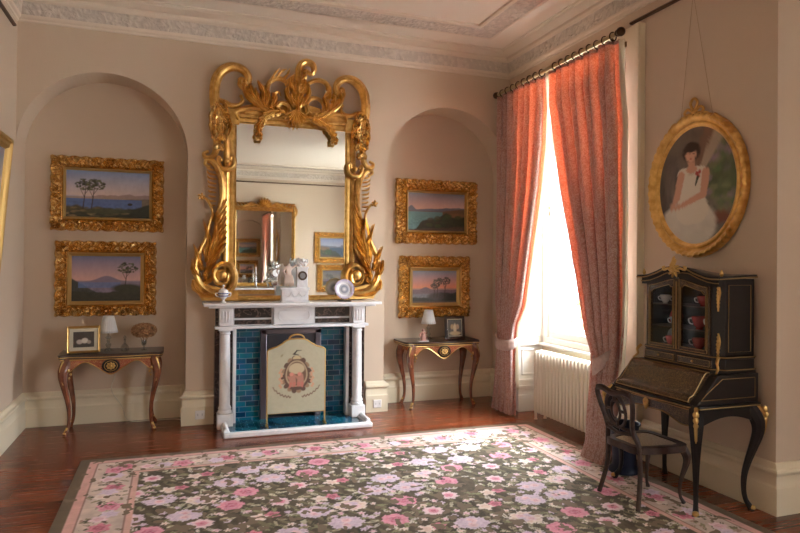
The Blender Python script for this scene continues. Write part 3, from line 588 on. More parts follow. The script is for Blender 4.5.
for sgn in (1, -1):
    def G(x, y):
        q = P2(x, y); return (q[0] if sgn == 1 else 2*MC-q[0], q[1])
    A = -sgn
    s = MB(); y = 6.10
    scroll(s, [G(242, 79.5), G(241, 83), G(244, 86), G(248, 82.5), G(248.5, 76), G(244.5, 70), G(237.5, 66.5), G(229.5, 66.5), G(221.5, 71), G(216.5, 79), G(214.5, 90), G(215, 101), G(216, 112)], [.03, .032, .034, .036, .04, .046, .048, .048, .044], y, y-.015, 10)
    scroll(s, [G(241.5, 95.5), G(243, 100), G(239, 104.5), G(232, 105), G(225, 101.5), G(219, 99)], [.014, .018, .024, .026, .02], y-.01)
    scroll(s, [G(207.5, 151), G(204, 153), G(206, 157), G(212, 156.5), G(216, 150), G(217, 138), G(215, 124), G(216, 110)], [.013, .018, .024, .03, .034, .036, .034], y)
    s.build('top_scroll', GOLD, gm)
    s = MB(); acanthus(s, [G(216, 102), G(219, 115), G(221, 130), G(219, 146)], 3, .12, .024, .028, y-.03, A*1, .7, both=True)
    acanthus(s, [G(214, 106), G(212, 120), G(212, 136)], 2, .07, .018, .022, y-.02, -A, .7)
    for k in range(5): frond(s, [G(224-k, 100+k*4), G(227+k, 108+k*4), G(224+k, 116+k*5)], .014, .02, y-.035)
    s.build('shoulder_leaves', GOLDD, gm)
    s = MB(); scroll(s, [G(221.5, 160), G(219, 157), G(218.5, 162), G(222, 168), G(229, 169), G(234, 165), G(234.5, 158), G(231.5, 156.5), G(231, 160)], [.012, .016, .02, .024, .024, .02, .016, .012], y-.035); s.ball((G(226.5, 161)[0], y-.03, G(226.5, 161)[1]), .03, sz=.9); s.build('clasp', GOLD, gm)
    s = MB(); scroll(s, [G(209, 166), G(205.5, 163.5), G(207, 160.5), G(212, 161), G(218, 167), G(222, 178), G(223, 192), G(220.5, 206), G(217, 216)], [.013, .016, .022, .03, .036, .036, .032, .024, .018], y-.01, None, 10)
    for k in range(9):
        a = G(217-.1*k, 170+4.4*k); b = G(209+.2*k, 168+4.6*k); c = G(206.5+.5*k, 164+5*k) ; frond(s, [a, b, c], .010, .014, y+.01, 1, 4)
    for k in range(5):
        a_ = 2*PI*k/5; c = G(201.5, 196); frond(s, [c, (c[0]+.02*math.cos(a_), c[1]+.02*math.sin(a_)), (c[0]+.035*math.cos(a_+.4), c[1]+.035*math.sin(a_+.4))], .011, .012, y, 1, 4)
    c = G(201.5, 196); s.ball((c[0], y-.01, c[1]), .013); scroll(s, [G(203, 197), G(207, 199), G(212, 208), G(214, 220)], [.008, .012, .014, .012], y)
    s.build('side_scroll', GOLD, gm)
    s = MB()
    # big lower plume
    scroll(s, [G(213, 213), G(209, 226), G(205.5, 240), G(199.5, 252), G(196, 266), G(199, 281), G(208, 291), G(221, 293.5), G(231.5, 288), G(235, 277), G(231.5, 267), G(223, 264), G(215.5, 268.5), G(214, 277), G(219, 284), G(226.5, 282.5), G(228, 275)], [.012, .018, .026, .032, .036, .036, .032, .028, .024, .022, .02, .018], y-.02, None, 10)
    c = G(221.5, 275); s.ball((c[0], y-.02, c[1]), .055, sy=.6)
    tips = [((207, 262), (209, 240), (203, 219)), ((203, 270), (198, 256), (193, 243)), ((212, 258), (216, 235), (215, 212)), ((213, 262), (219, 240), (226, 216)), ((209, 267), (214, 250), (227, 232)), ((208, 270), (214, 258), (226, 244)), ((207, 275), (211, 264), (220, 257)), ((206, 280), (208, 270), (216, 262)), ((199, 276), (193, 268), (192, 258)), ((204, 286), (210, 280), (213, 272))]
    for k, (a, b, c) in enumerate(tips): frond(s, [G(*a), G(lerp(a[0], b[0], .5)-1.2, lerp(a[1], b[1], .5)), G(*b), G(*c)], .036-.001*k, .045, y-.012*(k % 3), 3, 6, .03)
    for k in range(8):
        a = G(212+.8*k, 262-6.5*k); b = G(220+.6*k, 252-6.5*k); c = G(227, 243-6.2*k); frond(s, [a, b, c], .024, .03, y-.03, 2, 5, .012)
    s.build('leaf_plume', GOLD, gm)
    s = MB(); pl = [G(191, 286), G(192, 290), G(198, 294), G(202, 300.5), G(238, 300.5), G(238, 291), G(222, 288), G(205, 284), G(197, 278), G(192, 280)]
    s.prism([(p[0], p[1]) for p in pl], 'y', y-.03, YM); frond(s, [G(193, 281), G(196, 289), G(205, 296), G(225, 297.5)], .022, .03, y-.025, 3)
    s.build('corner_bracket', GOLD, gm, bevel=.004)
s = MB(); y = 6.07
q = P2
def ringpts(cx, cy, r, n=12): c = P2(cx, cy); return [(c[0]+r*math.cos(2*PI*k/n), c[1]+r*math.sin(2*PI*k/n)) for k in range(n+1)]
scroll(s, [q(307, 72.5), q(311, 74.5), q(313.5, 71), q(312, 65.5), q(306, 63), q(300.5, 66), q(298, 74), q(298, 86), q(297, 98)], [.018, .024, .03, .034, .038, .036, .03, .026], y-.03)
acanthus(s, [q(297, 112), q(296.5, 98), q(299, 84), q(302, 72)], 7, .11, .019, .03, y-.02, 1, .75, both=True)
scroll(s, [q(276, 95), q(271, 97.5), q(267.5, 92), q(269, 83), q(276, 78.5), q(284, 80), q(291, 88), q(294, 97)], [.012, .018, .022, .024, .022, .018], y)
for a_, b_, c_ in (((270, 84), (274, 75), (280, 68)), ((275, 80), (281, 72), (287, 69)), ((282, 80), (287, 75), (290, 68)), ((272, 95), (278, 92), (281, 96)), ((285, 86), (288, 80), (294, 76))): frond(s, [q(*a_), q(*b_), q(*c_)], .013, .018, y-.01, 2)
scroll(s, [q(322, 101), q(327.5, 98.5), q(329.5, 91), q(326, 83), q(317, 80), q(308, 84), q(303, 92)], [.014, .02, .024, .024, .02, .016], y)
frond(s, [q(326, 84), q(328, 92), q(322, 99)], .02, .025, y-.01); frond(s, [q(329, 90), q(330, 98), q(324, 104)], .014, .02, y-.01)
scroll(s, ringpts(315, 107, .085), [.016, .02, .022, .02, .016], y-.01); scroll(s, [q(303, 116), q(307, 112), q(305, 106), q(300, 106), q(299, 111)], [.016, .018, .016, .012], y-.03)
scroll(s, [q(284, 118), q(289, 113), q(288, 106), q(282, 103), q(277, 107)], [.014, .018, .02, .016], y-.02)
for k in range(9):
    a_ = math.radians(-150+15*k); c = q(295.5, 111); r = .16-.02*abs(k-4)/4; frond(s, [c, (c[0]+.5*r*math.cos(a_), c[1]+.5*r*math.sin(a_)), (c[0]+r*math.cos(a_), c[1]+r*math.sin(a_))], .018, .028, y-.035, 2, 5, .015)
acanthus(s, [q(284, 112), q(272, 112), q(258, 104), q(246, 94), q(242.5, 86)], 8, .12, .02, .028, y-.01, -1, .7)
acanthus(s, [q(284, 113), q(272, 113), q(262, 121), q(258.5, 130), q(258.5, 139)], 6, .07, .017, .028, y-.03, 1, .8, both=True)

for a_, b_, c_ in (((262, 104), (263, 92), (257, 81)), ((257, 101), (252, 92), (250, 84)), ((266, 106), (268, 96), (264, 86)), ((252, 99), (247, 92), (243, 84)), ((270, 108), (275, 100), (272, 93)), ((262, 107), (257, 98), (255, 88)), ((302, 106), (308, 96), (308, 84)), ((292, 104), (287, 94), (288, 84)), ((326, 112), (327, 104), (322, 98)), ((332, 108), (334, 100), (332, 94)), ((300, 96), (305, 88), (303, 78)), ((294, 92), (291, 82), (295, 74))): frond(s, [q(*a_), q(*b_), q(*c_)], .03, .04, y-.02, 3)
acanthus(s, [q(308, 116), q(322, 117), q(333, 109), q(341, 101), q(342, 94)], 7, .10, .018, .028, y-.01, 1, .7)
acanthus(s, [q(308, 118), q(319, 122), q(328, 128), q(333, 136), q(333.5, 143)], 6, .07, .016, .026, y-.03, -1, .8, both=True)
scroll(s, [q(337, 96), q(337.5, 92), q(341.5, 90.5), q(343, 96), q(340, 105), q(333, 112)], [.01, .014, .018, .018, .014], y-.01)
scroll(s, [q(238, 118), q(236, 113), q(242, 109), q(256, 108), q(270, 111)], [.012, .016, .022, .026], y); scroll(s, [q(347, 122), q(346, 118), q(340, 114), q(330, 114), q(318, 116)], [.012, .016, .022, .026], y)
s.build('crest', GOLD, gm)
s = MB()
for (a, b) in (((226, 110), (240, 108)), ((346, 118), (356, 120))): 
    p, r = q(*a), q(*b); s.box(p[0], r[0], 6.09, YM, min(p[1], r[1])-.12, max(p[1], r[1]))
c1 = q(262, 104); c2 = q(330, 112); s.prism([(.47, 2.86), (.50, 2.93), (.62, 2.97), (c1[0], 3.02), (1.07, 3.06), (c2[0], 2.99), (1.5, 2.96), (1.66, 2.92), (1.69, 2.86)], 'y', 6.10, YM)
s.build('crest_board', GOLD, gm, bevel=.006)

# ------------------------------------------------------------------ paintings
def carved_frame(root, x0, x1, z0, z1, w, yb, inner, seed, facing=-1, depth=.05):
    """pierced gilt frame: heightfield ring around the picture; yb wall side, depth towards room"""
    nx, nz = int((x1-x0)/.005), int((z1-z0)/.005); per = []
    T = 20; mb = MB(); vs = []; r = random.Random(seed); ph = r.uniform(0, 6)
    def side_pts(ins):
        X0, X1, Z0, Z1 = x0+ins, x1-ins, z0+ins, z1-ins
        return [(lerp(X0, X1, k/nx), Z0) for k in range(nx)]+[(X1, lerp(Z0, Z1, k/nz)) for k in range(nz)]+[(lerp(X1, X0, k/nx), Z1) for k in range(nx)]+[(X0, lerp(Z1, Z0, k/nz)) for k in range(nz)]
    cxs = [(x0+x1)/2, (z0+z1)/2]; bosses = [((x0+x1)/2, z0+w*.42), ((x0+x1)/2, z1-w*.42), (x0+w*.42, (z0+z1)/2), (x1-w*.42, (z0+z1)/2), (x0+w*.4, z0+w*.4), (x1-w*.4, z0+w*.4), (x0+w*.4, z1-w*.4), (x1-w*.4, z1-w*.4)]
    n = 2*(nx+nz)
    for j in range(T+1):
        t = j/T; P_ = side_pts(t*w)
        for i, (px, pz) in enumerate(P_):
            if t < .8:
                u, v = px*60+ph+.8*math.sin(pz*37), pz*60+ph*2+.8*math.sin(px*31); g = math.sin(u+.9*math.sin(v))*math.sin(v+.9*math.sin(u))
                g2 = math.sin(px*190+2*g+ph)*math.sin(pz*190+ph); h = depth*(.42+.38*math.sin(PI*min(1, t/.8)))+.024*(abs(g)**.6*(1 if g > 0 else -1.1))+.006*g2
                for bi, (bx, bz) in enumerate(bosses):
                    d = math.hypot(px-bx, pz-bz); R = w*(.40 if bi < 4 else .36)
                    if d < R:
                        an = math.atan2(pz-bz, px-bx); k = 1-d/R; h = depth*(.55+.45*min(1, 2*k))+.010*math.cos(7*an)*min(1, 3*(1-k))-.012*(abs(k-.45) < .12)
                h = max(.004, h)
                if t == 0: h = 0
                sc = .010*abs(math.sin((px+pz)*32+ph))*(1-t) if t < .3 else 0
                cx, cz = px-(x0+x1)/2, pz-(z0+z1)/2; ox = (sc if abs(cx)/(x1-x0) > abs(cz)/(z1-z0) else 0)*(1 if cx > 0 else -1); oz = (sc if abs(cx)/(x1-x0) <= abs(cz)/(z1-z0) else 0)*(1 if cz > 0 else -1)
                px += ox; pz += oz
            else: h = depth*tab(t, [.8, .84, .88, .95, 1], [.35, .55, .55, .30, .28])
            vs.append((px, yb+facing*(h+.004), pz))
    for (px, pz) in side_pts(w): vs.append((px, yb, pz))
    fs = [(j*n+i, j*n+(i+1) % n, (j+1)*n+(i+1) % n, (j+1)*n+i) for j in range(T+1) for i in range(n)]
    mb.add(vs, fs); mb.build('carved_frame', GOLDD, root, ang=60)
    mb = MB(); a = w; k = inner
    pr = [(a-.004, .03), (a, .036), (a+.006, .036), (a+.01, .028), (a+k, .014), (a+k+.003, .006)]
    q = [(d, h) for d, h in pr]; vs = []
    for d, h in q: vs += [(x0+d, yb+facing*h, z0+d), (x1-d, yb+facing*h, z0+d), (x1-d, yb+facing*h, z1-d), (x0+d, yb+facing*h, z1-d)]
    mb.add(vs, [(j*4+i, j*4+(i+1) % 4, (j+1)*4+(i+1) % 4, (j+1)*4+i) for j in range(len(q)-1) for i in range(4)]); mb.build('gilt_slip', GILT3, root, ang=20)
    return (x0+a+k, x1-a-k, z0+a+k, z1-a-k)
def tree(P, x, y0, h, w, col, seed):
    r = random.Random(seed); P.cap(x, y0, x+w*.3, y0+h*.75, .010, .006, (52, 38, 26)); P.cap(x+w*.15, y0+h*.4, x-w*.4, y0+h*.75, .006, .004, (52, 38, 26)); P.cap(x+w*.2, y0+h*.5, x+w*.9, y0+h*.8, .005, .003, (52, 38, 26))
    for k in range(70):
        a = r.uniform(0, 2*PI); d = math.sqrt(r.random()); f = r.uniform(.5, 1.25)
        P.ell(x+w*.3+w*1.15*d*math.cos(a), y0+h*.84+h*.19*d*math.sin(a), w*r.uniform(.07, .18), .016*r.uniform(.6, 1.6), tuple(min(255, int(c*f)) for c in col), .7, .8)
def bay(w, h, sky0, sky1, sea, land, seed, kind):
    P = Paint(w, h); P.grad([(0, sea), (.42, tuple((a+b)//2 for a, b in zip(sea, sky1))), (.47, sky1), (1, sky0)]); P.tex(.14, 8, 6, seed)
    n = vnoise(w, 1, 7, 1, seed)[0][None]
    if kind == 0:
        P.below(.45+.12*n*np.clip((P.u-.25)*3, 0, 1), (150, 128, 122), .02); P.below(.40+.06*n*np.clip((P.u-.6)*4, 0, 1)+.02*(P.u-.9), (112, 100, 84), .02); P.blend(((P.v < .40) & (P.u < .9)), sea, .9); P.tex(.1, 20, 10, 3)
        P.below(.05+.5*np.clip(P.u-.72, 0, 1)+.25*np.clip(.35-P.u, 0, 1)+.06*n, (56, 54, 40), .03); P.below(.24-.5*P.u, (120, 104, 76), .04); 
        P.below(.16+.10*n+.10*np.clip(.5-P.u, 0, 1), (74, 66, 42), .04); P.below(.12+.5*np.clip(P.u-.68, 0, 1)+.08*n, (44, 46, 32), .03)
        for k in range(30): P.ell(random.uniform(0, .7), random.uniform(.02, .22), random.uniform(.02, .06), .02, random.choice([(122, 104, 72), (58, 58, 36), (84, 78, 50), (150, 132, 98)]), .6, .7)
        for x, s in ((.20, 1), (.30, 3)): tree(P, x, .18, .62, .11, (74, 76, 44), s)
        P.ell(.76, .30, .03, .03, (30, 26, 26), .3); P.ell(.5, .14, .25, .06, (64, 66, 44), .5)
    elif kind == 1:
        P.below(.45+.12*np.exp(-((P.u-.5)/.16)**2), (120, 110, 128), .02); P.below(.48-.8*P.u+.05*n, (60, 64, 58), .03); P.blend((np.abs(P.v-.36) < .06)*(P.u > .1)*(P.u < .7), (86, 112, 160), .7)
        P.below(.20+.05*n+.1*(P.u > .5)*(P.u-.5), (52, 52, 40), .03); tree(P, .76, .25, .58, .13, (74, 78, 46), 5); P.ell(.8, .28, .22, .1, (50, 52, 36), .4)
    elif kind == 2:
        P.below(.53+.05*n+.10*np.exp(-((P.u-.06)/.06)**2)+.08*P.u, (96, 102, 116), .015); P.below(.50+.10*np.clip(P.u-.55, 0, 1)*2+.03*n, (104, 84, 66), .02); P.blend((P.v < .5)*(P.u < .6), sea, 1)
        P.below(.02+.9*np.clip((P.u-.12), 0, .22)+.25*np.clip(P.u-.4, 0, 1)+.14*n*(P.u > .12), (44, 50, 30), .03); P.ell(.8, .40, .13, .07, (110, 84, 60), .5); P.below(.44*np.exp(-((P.u-.70)/.24)**4)*(.8+.4*n), (46, 52, 30), .04); P.below(.27*np.exp(-((P.u-.32)/.15)**4)*(.7+.6*n)+.02, (40, 46, 28), .04); P.ell(.86, .42, .14, .06, (120, 92, 68), .6); P.below(.12*np.clip(P.u-.1, 0, 1)+.05, (84, 64, 50), .03, .8)
        for k in range(14): P.ell(random.uniform(.3, .95), random.uniform(.1, .45), .06, .05, (random.randint(30, 70), random.randint(50, 76), 34), .5, .8)
    else:
        P.below(.40+.08*np.exp(-((P.u-.3)/.1)**2)+.03*n, (110, 92, 104), .02); P.below(.30, (120, 122, 132), .04); P.below(.15+.5*np.clip(P.u-.35, 0, .3)+.06*n, (46, 46, 42), .04); P.ell(.55, .2, .2, .12, (70, 66, 66), .5)
        for x, s in ((.48, 1), (.55, 7), (.72, 3)): tree(P, x, .18, .4+.08*s/3+.12*(s == 3), .09, (58, 60, 44), s)
        P.below(.08, (96, 78, 66), .05)
    lowm = np.clip((.5-P.v)*4, 0, 1)[..., None]; t_ = 1+.7*(vnoise(w, h, 30, 24, seed+3)-.5)[..., None]; P.im = P.im*(1-lowm)+P.im*t_*lowm; P.tex(.12, 40, 12, seed+5); P.im *= 1.15
    return P
def picture(label, x0, x1, z0, z1, w, inner, yb, P, seed, group, facing=-1):
    root = thing('framed_painting', label, 'painting', ((x0+x1)/2, yb, z0), group); a, b, c, d = carved_frame(root, x0, x1, z0, z1, w, yb, inner, seed, facing)
    canvas(P, lambda u, v: (a-.003+(b-a+.006)*u, yb+facing*.010, c-.003+(d-c+.006)*v), 'canvas', PAINTV, root); return root
g1 = None
picture('upper left-niche gilt painting of two trees above a blue lake', -1.055, -.098, 1.785, 2.46, .105, .018, YN-.005, bay(170, 110, (112, 134, 172), (196, 176, 168), (72, 98, 150), 0, 1, 0), 1, g1)
picture('lower left-niche gilt painting of a blue bay with one tree at right', -1.012, -.158, .995, 1.68, .105, .028, YN-.005, bay(140, 100, (104, 112, 144), (200, 160, 152), (66, 96, 150), 0, 5, 1), 2, g1)
picture('upper right-niche gilt painting of a green headland over turquoise sea', 2.27, 3.233, 1.725, 2.425, .125, .018, YN-.005, bay(150, 110, (112, 120, 136), (206, 160, 140), (92, 140, 146), 0, 9, 2), 3, g1)
picture('lower right-niche gilt painting of dark pines against a pink sunset', 2.315, 3.153, .915, 1.58, .12, .035, YN-.005, bay(120, 110, (120, 136, 160), (214, 142, 112), (110, 116, 136), 0, 13, 3), 4, g1)

# portrait
P = Paint(120, 160, .72, (104, 92, 82)); P.tex(.5, 8, 10, 2)
P.blend(np.clip((P.u-.55)*4, 0, 1)*np.clip((.9-P.v)*3, 0, 1), (84, 104, 66), .85); P.blend(np.clip((P.u-.5)*3, 0, 1)*(P.v < .4), (128, 112, 128), .5); P.tex(.55, 12, 14, 8)
for k in range(60): P.ell(random.uniform(.62, 1), random.uniform(.2, .85), .05, .03, random.choice([(70, 110, 62), (120, 130, 90), (150, 130, 150), (60, 80, 50)]), .6, .5)
for k in range(30): P.ell(random.uniform(.0, .3), random.uniform(.2, .9), .03, .12, random.choice([(70, 62, 56), (96, 84, 76), (60, 52, 46)]), .6, .4)
P.cap(.52, .70, .72, .98, .05, .07, (120, 92, 74)); P.cap(.60, .66, .80, .95, .03, .05, (168, 152, 132)); P.ell(.12, .9, .3, .12, (112, 100, 88), .5, .7)
P.ell(.80, .22, .2, .05, (120, 60, 46), .4, .8)
SK = (198, 150, 124); DR = (214, 208, 192)
P.ell(.40, .17, .36, .21, (204, 200, 188), .12); P.tex(.18, 14, 18, 21); P.ell(.46, .47, .18, .20, DR, .08); P.cap(.34, .60, .56, .60, .06, .06, DR); P.cap(.42, .3, .5, .3, .13, .12, DR)
P.cap(.45, .66, .45, .74, .035, .035, SK); P.ell(.45, .64, .07, .035, SK, .2)
P.cap(.31, .60, .25, .40, .035, .03, SK); P.cap(.25, .40, .19, .335, .028, .02, SK); P.cap(.63, .60, .60, .42, .035, .03, SK); P.cap(.60, .42, .24, .32, .03, .02, SK); P.ell(.20, .325, .05, .022, SK, .3)
P.ell(.445, .79, .115, .085, (54, 34, 26), .15); P.ell(.44, .765, .07, .062, (206, 160, 134), .15); P.ell(.44, .815, .09, .03, (54, 34, 26), .3)
for x in (.415, .468): P.ell(x, .772, .013, .006, (50, 34, 30), .4)
P.ell(.442, .752, .009, .012, (186, 134, 110), .5); P.ell(.442, .732, .018, .006, (166, 60, 54), .4)
for dx, dy in ((0, 0), (.03, .01), (.015, -.025)): P.ell(.52+dx, .60+dy, .022, .018, (166, 58, 50), .4)
P.cap(.53, .57, .50, .50, .012, .006, (50, 60, 40)); P.ell(.45, .60, .05, .012, (180, 170, 150), .5, .5)
OC = (3.495, 2.065); orx, orz = .425, .44
po = thing('oval_portrait', 'oval gilt framed portrait of a seated woman in a white dress', 'painting', (3.44, OC[0], OC[1]-orz))
SX = XR-.012
m = MB(); NR = 44; NT = 72; vs = []; cols = []; im = P.rgba(); rx, rz = .352, .415
for j in range(NR+1):
    r = j/NR
    for k in range(NT):
        a = 2*PI*k/NT; cu, sv = r*math.cos(a), r*math.sin(a); vs.append((SX-.012, OC[0]-cu*rx, OC[1]+sv*rz)); ui = int((cu*.5+.5)*(P.w-1)+.5); vi = int((sv*.5+.5)*(P.h-1)+.5); cols.append(im[vi, ui])
m.add(vs, [(j*NT+k, j*NT+(k+1) % NT, (j+1)*NT+(k+1) % NT, (j+1)*NT+k) for j in range(NR) for k in range(NT)]); m.build('canvas', PAINTV, po, col=np.array(cols))
m = MB(); NT = 160; PR = [(-.01, .010), (0, .018), (.012, .03), (.022, .03), (.03, .022), (.05, .030), (.06, .042), (.075, .045), (.085, .035), (.09, 0)]
def ovf(u, v):
    a = 2*PI*u; t = v*(len(PR)-1); i = min(len(PR)-2, int(t)); f = t-i; e = lerp(PR[i][0], PR[i+1][0], f); h = lerp(PR[i][1], PR[i+1][1], f)
    if .52 < v < .98: h += .007*abs(math.sin(a*26+e*40)); e += .004*math.sin(a*52)*(v > .7)
    return (SX-h, OC[0]-math.cos(a)*(rx+e), OC[1]+math.sin(a)*(rz+e))
m.grid(ovf, NT*2, 28, True); m.build('oval_frame', GOLD, po, ang=60)
m = MB()
def O(y, z): return (SX-.03, OC[0]+y, OC[1]+z)
ztop = rz+.085
for sg in (1, -1):
    m.tube(smooth([O(0, ztop), O(.05*sg, ztop+.04), O(.085*sg, ztop+.02), O(.06*sg, ztop-.01), O(.02*sg, ztop+.005)]), .010); m.tube(smooth([O(0, ztop+.01), O(.03*sg, ztop+.07), O(.015*sg, ztop+.10), O(0, ztop+.105)]), .010)
    m.tube(smooth([O(.03*sg, ztop), O(.11*sg, ztop-.015), O(.16*sg, ztop-.05), O(.19*sg, ztop-.045), O(.24*sg, ztop-.10), O(.28*sg, ztop-.16)]), .012)
m.ball(O(0, ztop+.01), .02); m.build('ribbon_crest', GOLD, po)
m = MB()
for sg, y in ((1, .15), (-1, -.16)): m.tube([(SX-.01, OC[0]+y, OC[1]+rz-.02), (SX-.012, OC[0]+.03, 3.43)], .0010, 5)
m.build('hanging_wire', BRASS, po)

# picture on the left wall, leaning out
lf = thing('wall_picture', 'tall gilt moulded frame cropped at the left edge on left wall', 'picture', (XL+.006, 4.9, 1.36))
def LW(y0, y1, z0, z1, prof):
    mb = MB(); vs = []
    for d, h in prof: vs += [(XL+.006+h, y0+d, z0+d), (XL+.006+h, y1-d, z0+d), (XL+.006+h, y1-d, z1-d), (XL+.006+h, y0+d, z1-d)]
    return mb.add(vs, [(j*4+i, j*4+(i+1) % 4, (j+1)*4+(i+1) % 4, (j+1)*4+i) for j in range(len(prof)-1) for i in range(4)])
LW(4.35, 5.46, 1.36, 2.42, [(0, 0), (0, .025), (.02, .05), (.04, .05), (.05, .035), (.075, .042), (.09, .03), (.10, .012)]).build('frame', GILT3, lf, ang=20)
P = bay(60, 50, (90, 100, 120), (170, 150, 130), (70, 90, 110), 0, 31, 1); canvas(P, lambda u, v: (XL+.02, 5.37-.93*u, 1.45+.88*v), 'canvas', PAINTV, lf)
lf.rotation_euler = (0, math.radians(4.5), 0)

# ------------------------------------------------------------------ console tables
def cab_leg(mb, x, y, z1, dx, dy, r=.024, amp=.045, z0=0):
    pts = []; rr = []
    for t, o, k in ((1, -.1, 1.35), (.93, .35, 1.5), (.85, .75, 1.45), (.75, .8, 1.2), (.62, .45, .95), (.48, .0, .75), (.34, -.35, .62), (.2, -.42, .52), (.1, -.25, .5), (.04, .1, .6), (0.0, .35, .75)):
        pts.append((x+dx*o*amp, y+dy*o*amp, z0+(z1-z0)*t)); rr.append(r*k)
    sp = smooth(pts, 4); n = len(sp); mb.tube(sp, [float(np.interp(i, np.linspace(0, n-1, len(rr)), rr)) for i in range(n)], 8); return sp
TBX, TBY = -.505, 6.27
def serp(w, d, n=40, sc=1):
    """outline: straight back, serpentine front, rounded projecting corners"""
    pts = [(w/2, d/2), (-w/2, d/2), (-w/2, -d*.1)]
    for k in range(n+1):
        t = -1+2*k/n; pts.append((t*w/2*.985, -d/2+(.035*math.cos(t*PI*1.0)*-.6)+(.03 if abs(t) < .82 else .03-.035*math.sin((abs(t)-.82)/.18*PI/2*1.0)+.06*max(0, (abs(t)-.93)/.07)**2)))
    pts += [(w/2, -d*.1)]; return [(p[0]*sc, p[1]*sc) for p in pts]
ct = thing('console_table', 'serpentine console table with gilt mounts in left niche, under the dried flowers', 'table', (TBX, TBY, 0))
def P_(poly): return [(p[0]+TBX, p[1]+TBY) for p in poly]
m = MB(); m.prism(P_(serp(.86, .42)), 'z', .668, .69); m.prism(P_(serp(.86, .42, sc=.985)), 'z', .650, .666); m.build('table_top', DARKW, ct, bevel=.004)
m = MB(); m.prism(P_(serp(.864, .424)), 'z', .664, .670); m.prism(P_(serp(.85, .414)), 'z', .645, .651); m.build('brass_edge', GILT2, ct)
m = MB(); XA = .37
def apz(t): return .565-.035*math.cos(t*PI*2)-.02*math.exp(-(t/.16)**2)+.03*math.exp(-((abs(t)-.62)/.2)**2)
ap = [(TBX-XA+2*XA*k/40, apz(-1+2*k/40)) for k in range(41)]; m.prism([(TBX+XA, .648), (TBX-XA, .648)]+ap, 'y', TBY-.172, TBY-.155)
for sx in (-1, 1): m.prism([(TBY-.16, .648), (TBY+.19, .648), (TBY+.19, .56), (TBY+.1, .58), (TBY, .59), (TBY-.1, .575), (TBY-.16, .55)], 'x', TBX+sx*.355-.008, TBX+sx*.355+.008)
m.build('apron', BOULLER, ct)
m = MB(); m.tube([(p[0], TBY-.174, p[1]) for p in ap], .004, 6); m.tube([(TBX-XA, TBY-.175, .643), (TBX+XA, TBY-.175, .643)], .004, 6); m.build('apron_edge', GILT2, ct)
m = MB(); m.lathe([(.0, -.008), (.066, -.008), (.07, 0), (.066, .008), (0.001, .010)], (0, 0, 0), 28); m.v = [(TBX+p[0]*1.05, TBY-.176-p[2], .585+p[1]*.88) for p in m.v]; md = m.build('medallion', EBONY, ct)
m = MB()
for k in range(8):
    a = 2*PI*k/8; m.ball((TBX+.028*math.cos(a), TBY-.188, .585+.024*math.sin(a)), .011, sy=.6, seg=8, rings=5)
m.ball((TBX, TBY-.19, .585), .016, sy=.6); m.tube([(TBX+.052*math.cos(2*PI*k/24), TBY-.185, .585+.044*math.sin(2*PI*k/24)) for k in range(24)], .003, 5, True); m.build('medallion_mount', GILT2, md)
for sx, sy in ((-1, -1), (1, -1), (-1, 1), (1, 1)):
    m = MB(); x, y = TBX+sx*.345, TBY+sy*.145; cab_leg(m, x, y, .65, sx*.9, sy*.5, .029); lg = m.build('leg', mat('rosewood', (.24, .075, .032), .25, coat=.4, noise=.5, nscale=15) if not bpy.data.materials.get('rosewood') else bpy.data.materials['rosewood'], ct)
    if sy == -1:
        m = MB()
        for k in range(5): m.ball((x+sx*.03*math.cos(k), y-.03, .62-.032*k), .017-.0022*k, sz=1.3, seg=8, rings=5)
        m.tube(smooth([(x+sx*.025, y-.035, .64), (x+sx*.048, y-.045, .57), (x+sx*.035, y-.04, .47), (x+sx*.01, y-.03, .40)]), [.008]*20+[.004]*5, 6); m.build('gilt_mount', GILT2, lg)
    m = MB(); m.ball((x+sx*.8*.35*.045, y+sy*.5*.35*.045, .014), .018, sz=.75); m.tube([(x-sx*.006, y-sy*.004, .06), (x+sx*.010, y+sy*.006, .015)], [.014, .016], 8); m.build('sabot', GILT2, lg)
ct2 = dup(ct, (2.685, 6.30, 0), 'serpentine console table with gilt mounts in the right niche, under lamp and dark framed photograph')

TZ = .6905
def table_lamp(x, y, label):
    r = thing('table_lamp', label, 'lamp', (x, y, TZ)); m = MB()
    m.lathe([(.045, 0), (.047, .006), (.03, .016), (.012, .03), (.022, .045), (.024, .06), (.010, .075), (.016, .09), (.012, .105), (.026, .12), (.010, .135), (.008, .16)], (x, y, TZ), 20, flute=.05, nf=8); m.build('glass_base', CRYSTAL, r)
    m = MB(); m.lathe([(.006, .15), (.009, .152), (.009, .20), (.004, .22), (.004, .30), (.002, .305)], (x, y, TZ), 10); m.build('lamp_holder', BRASS, r)
    m = MB(); NS = 96
    def f(u, v): a = 2*PI*u; rr = lerp(.078, .044, v)*(1+.025*math.cos(24*a)); return (x+rr*math.cos(a), y+rr*math.sin(a), TZ+lerp(.165, .315, v))
    m.grid(f, NS, 6, True); m.build('lamp_shade', SHADE, r, solid=.002, ang=80); return r
lamp1 = table_lamp(-.545, 6.30, 'small crystal lamp with pleated white shade between gold photo frame and decanter')
lamp2 = dup(lamp1, (2.60, 6.36, TZ), 'small crystal lamp with pleated white shade beside dark framed photograph in right niche')
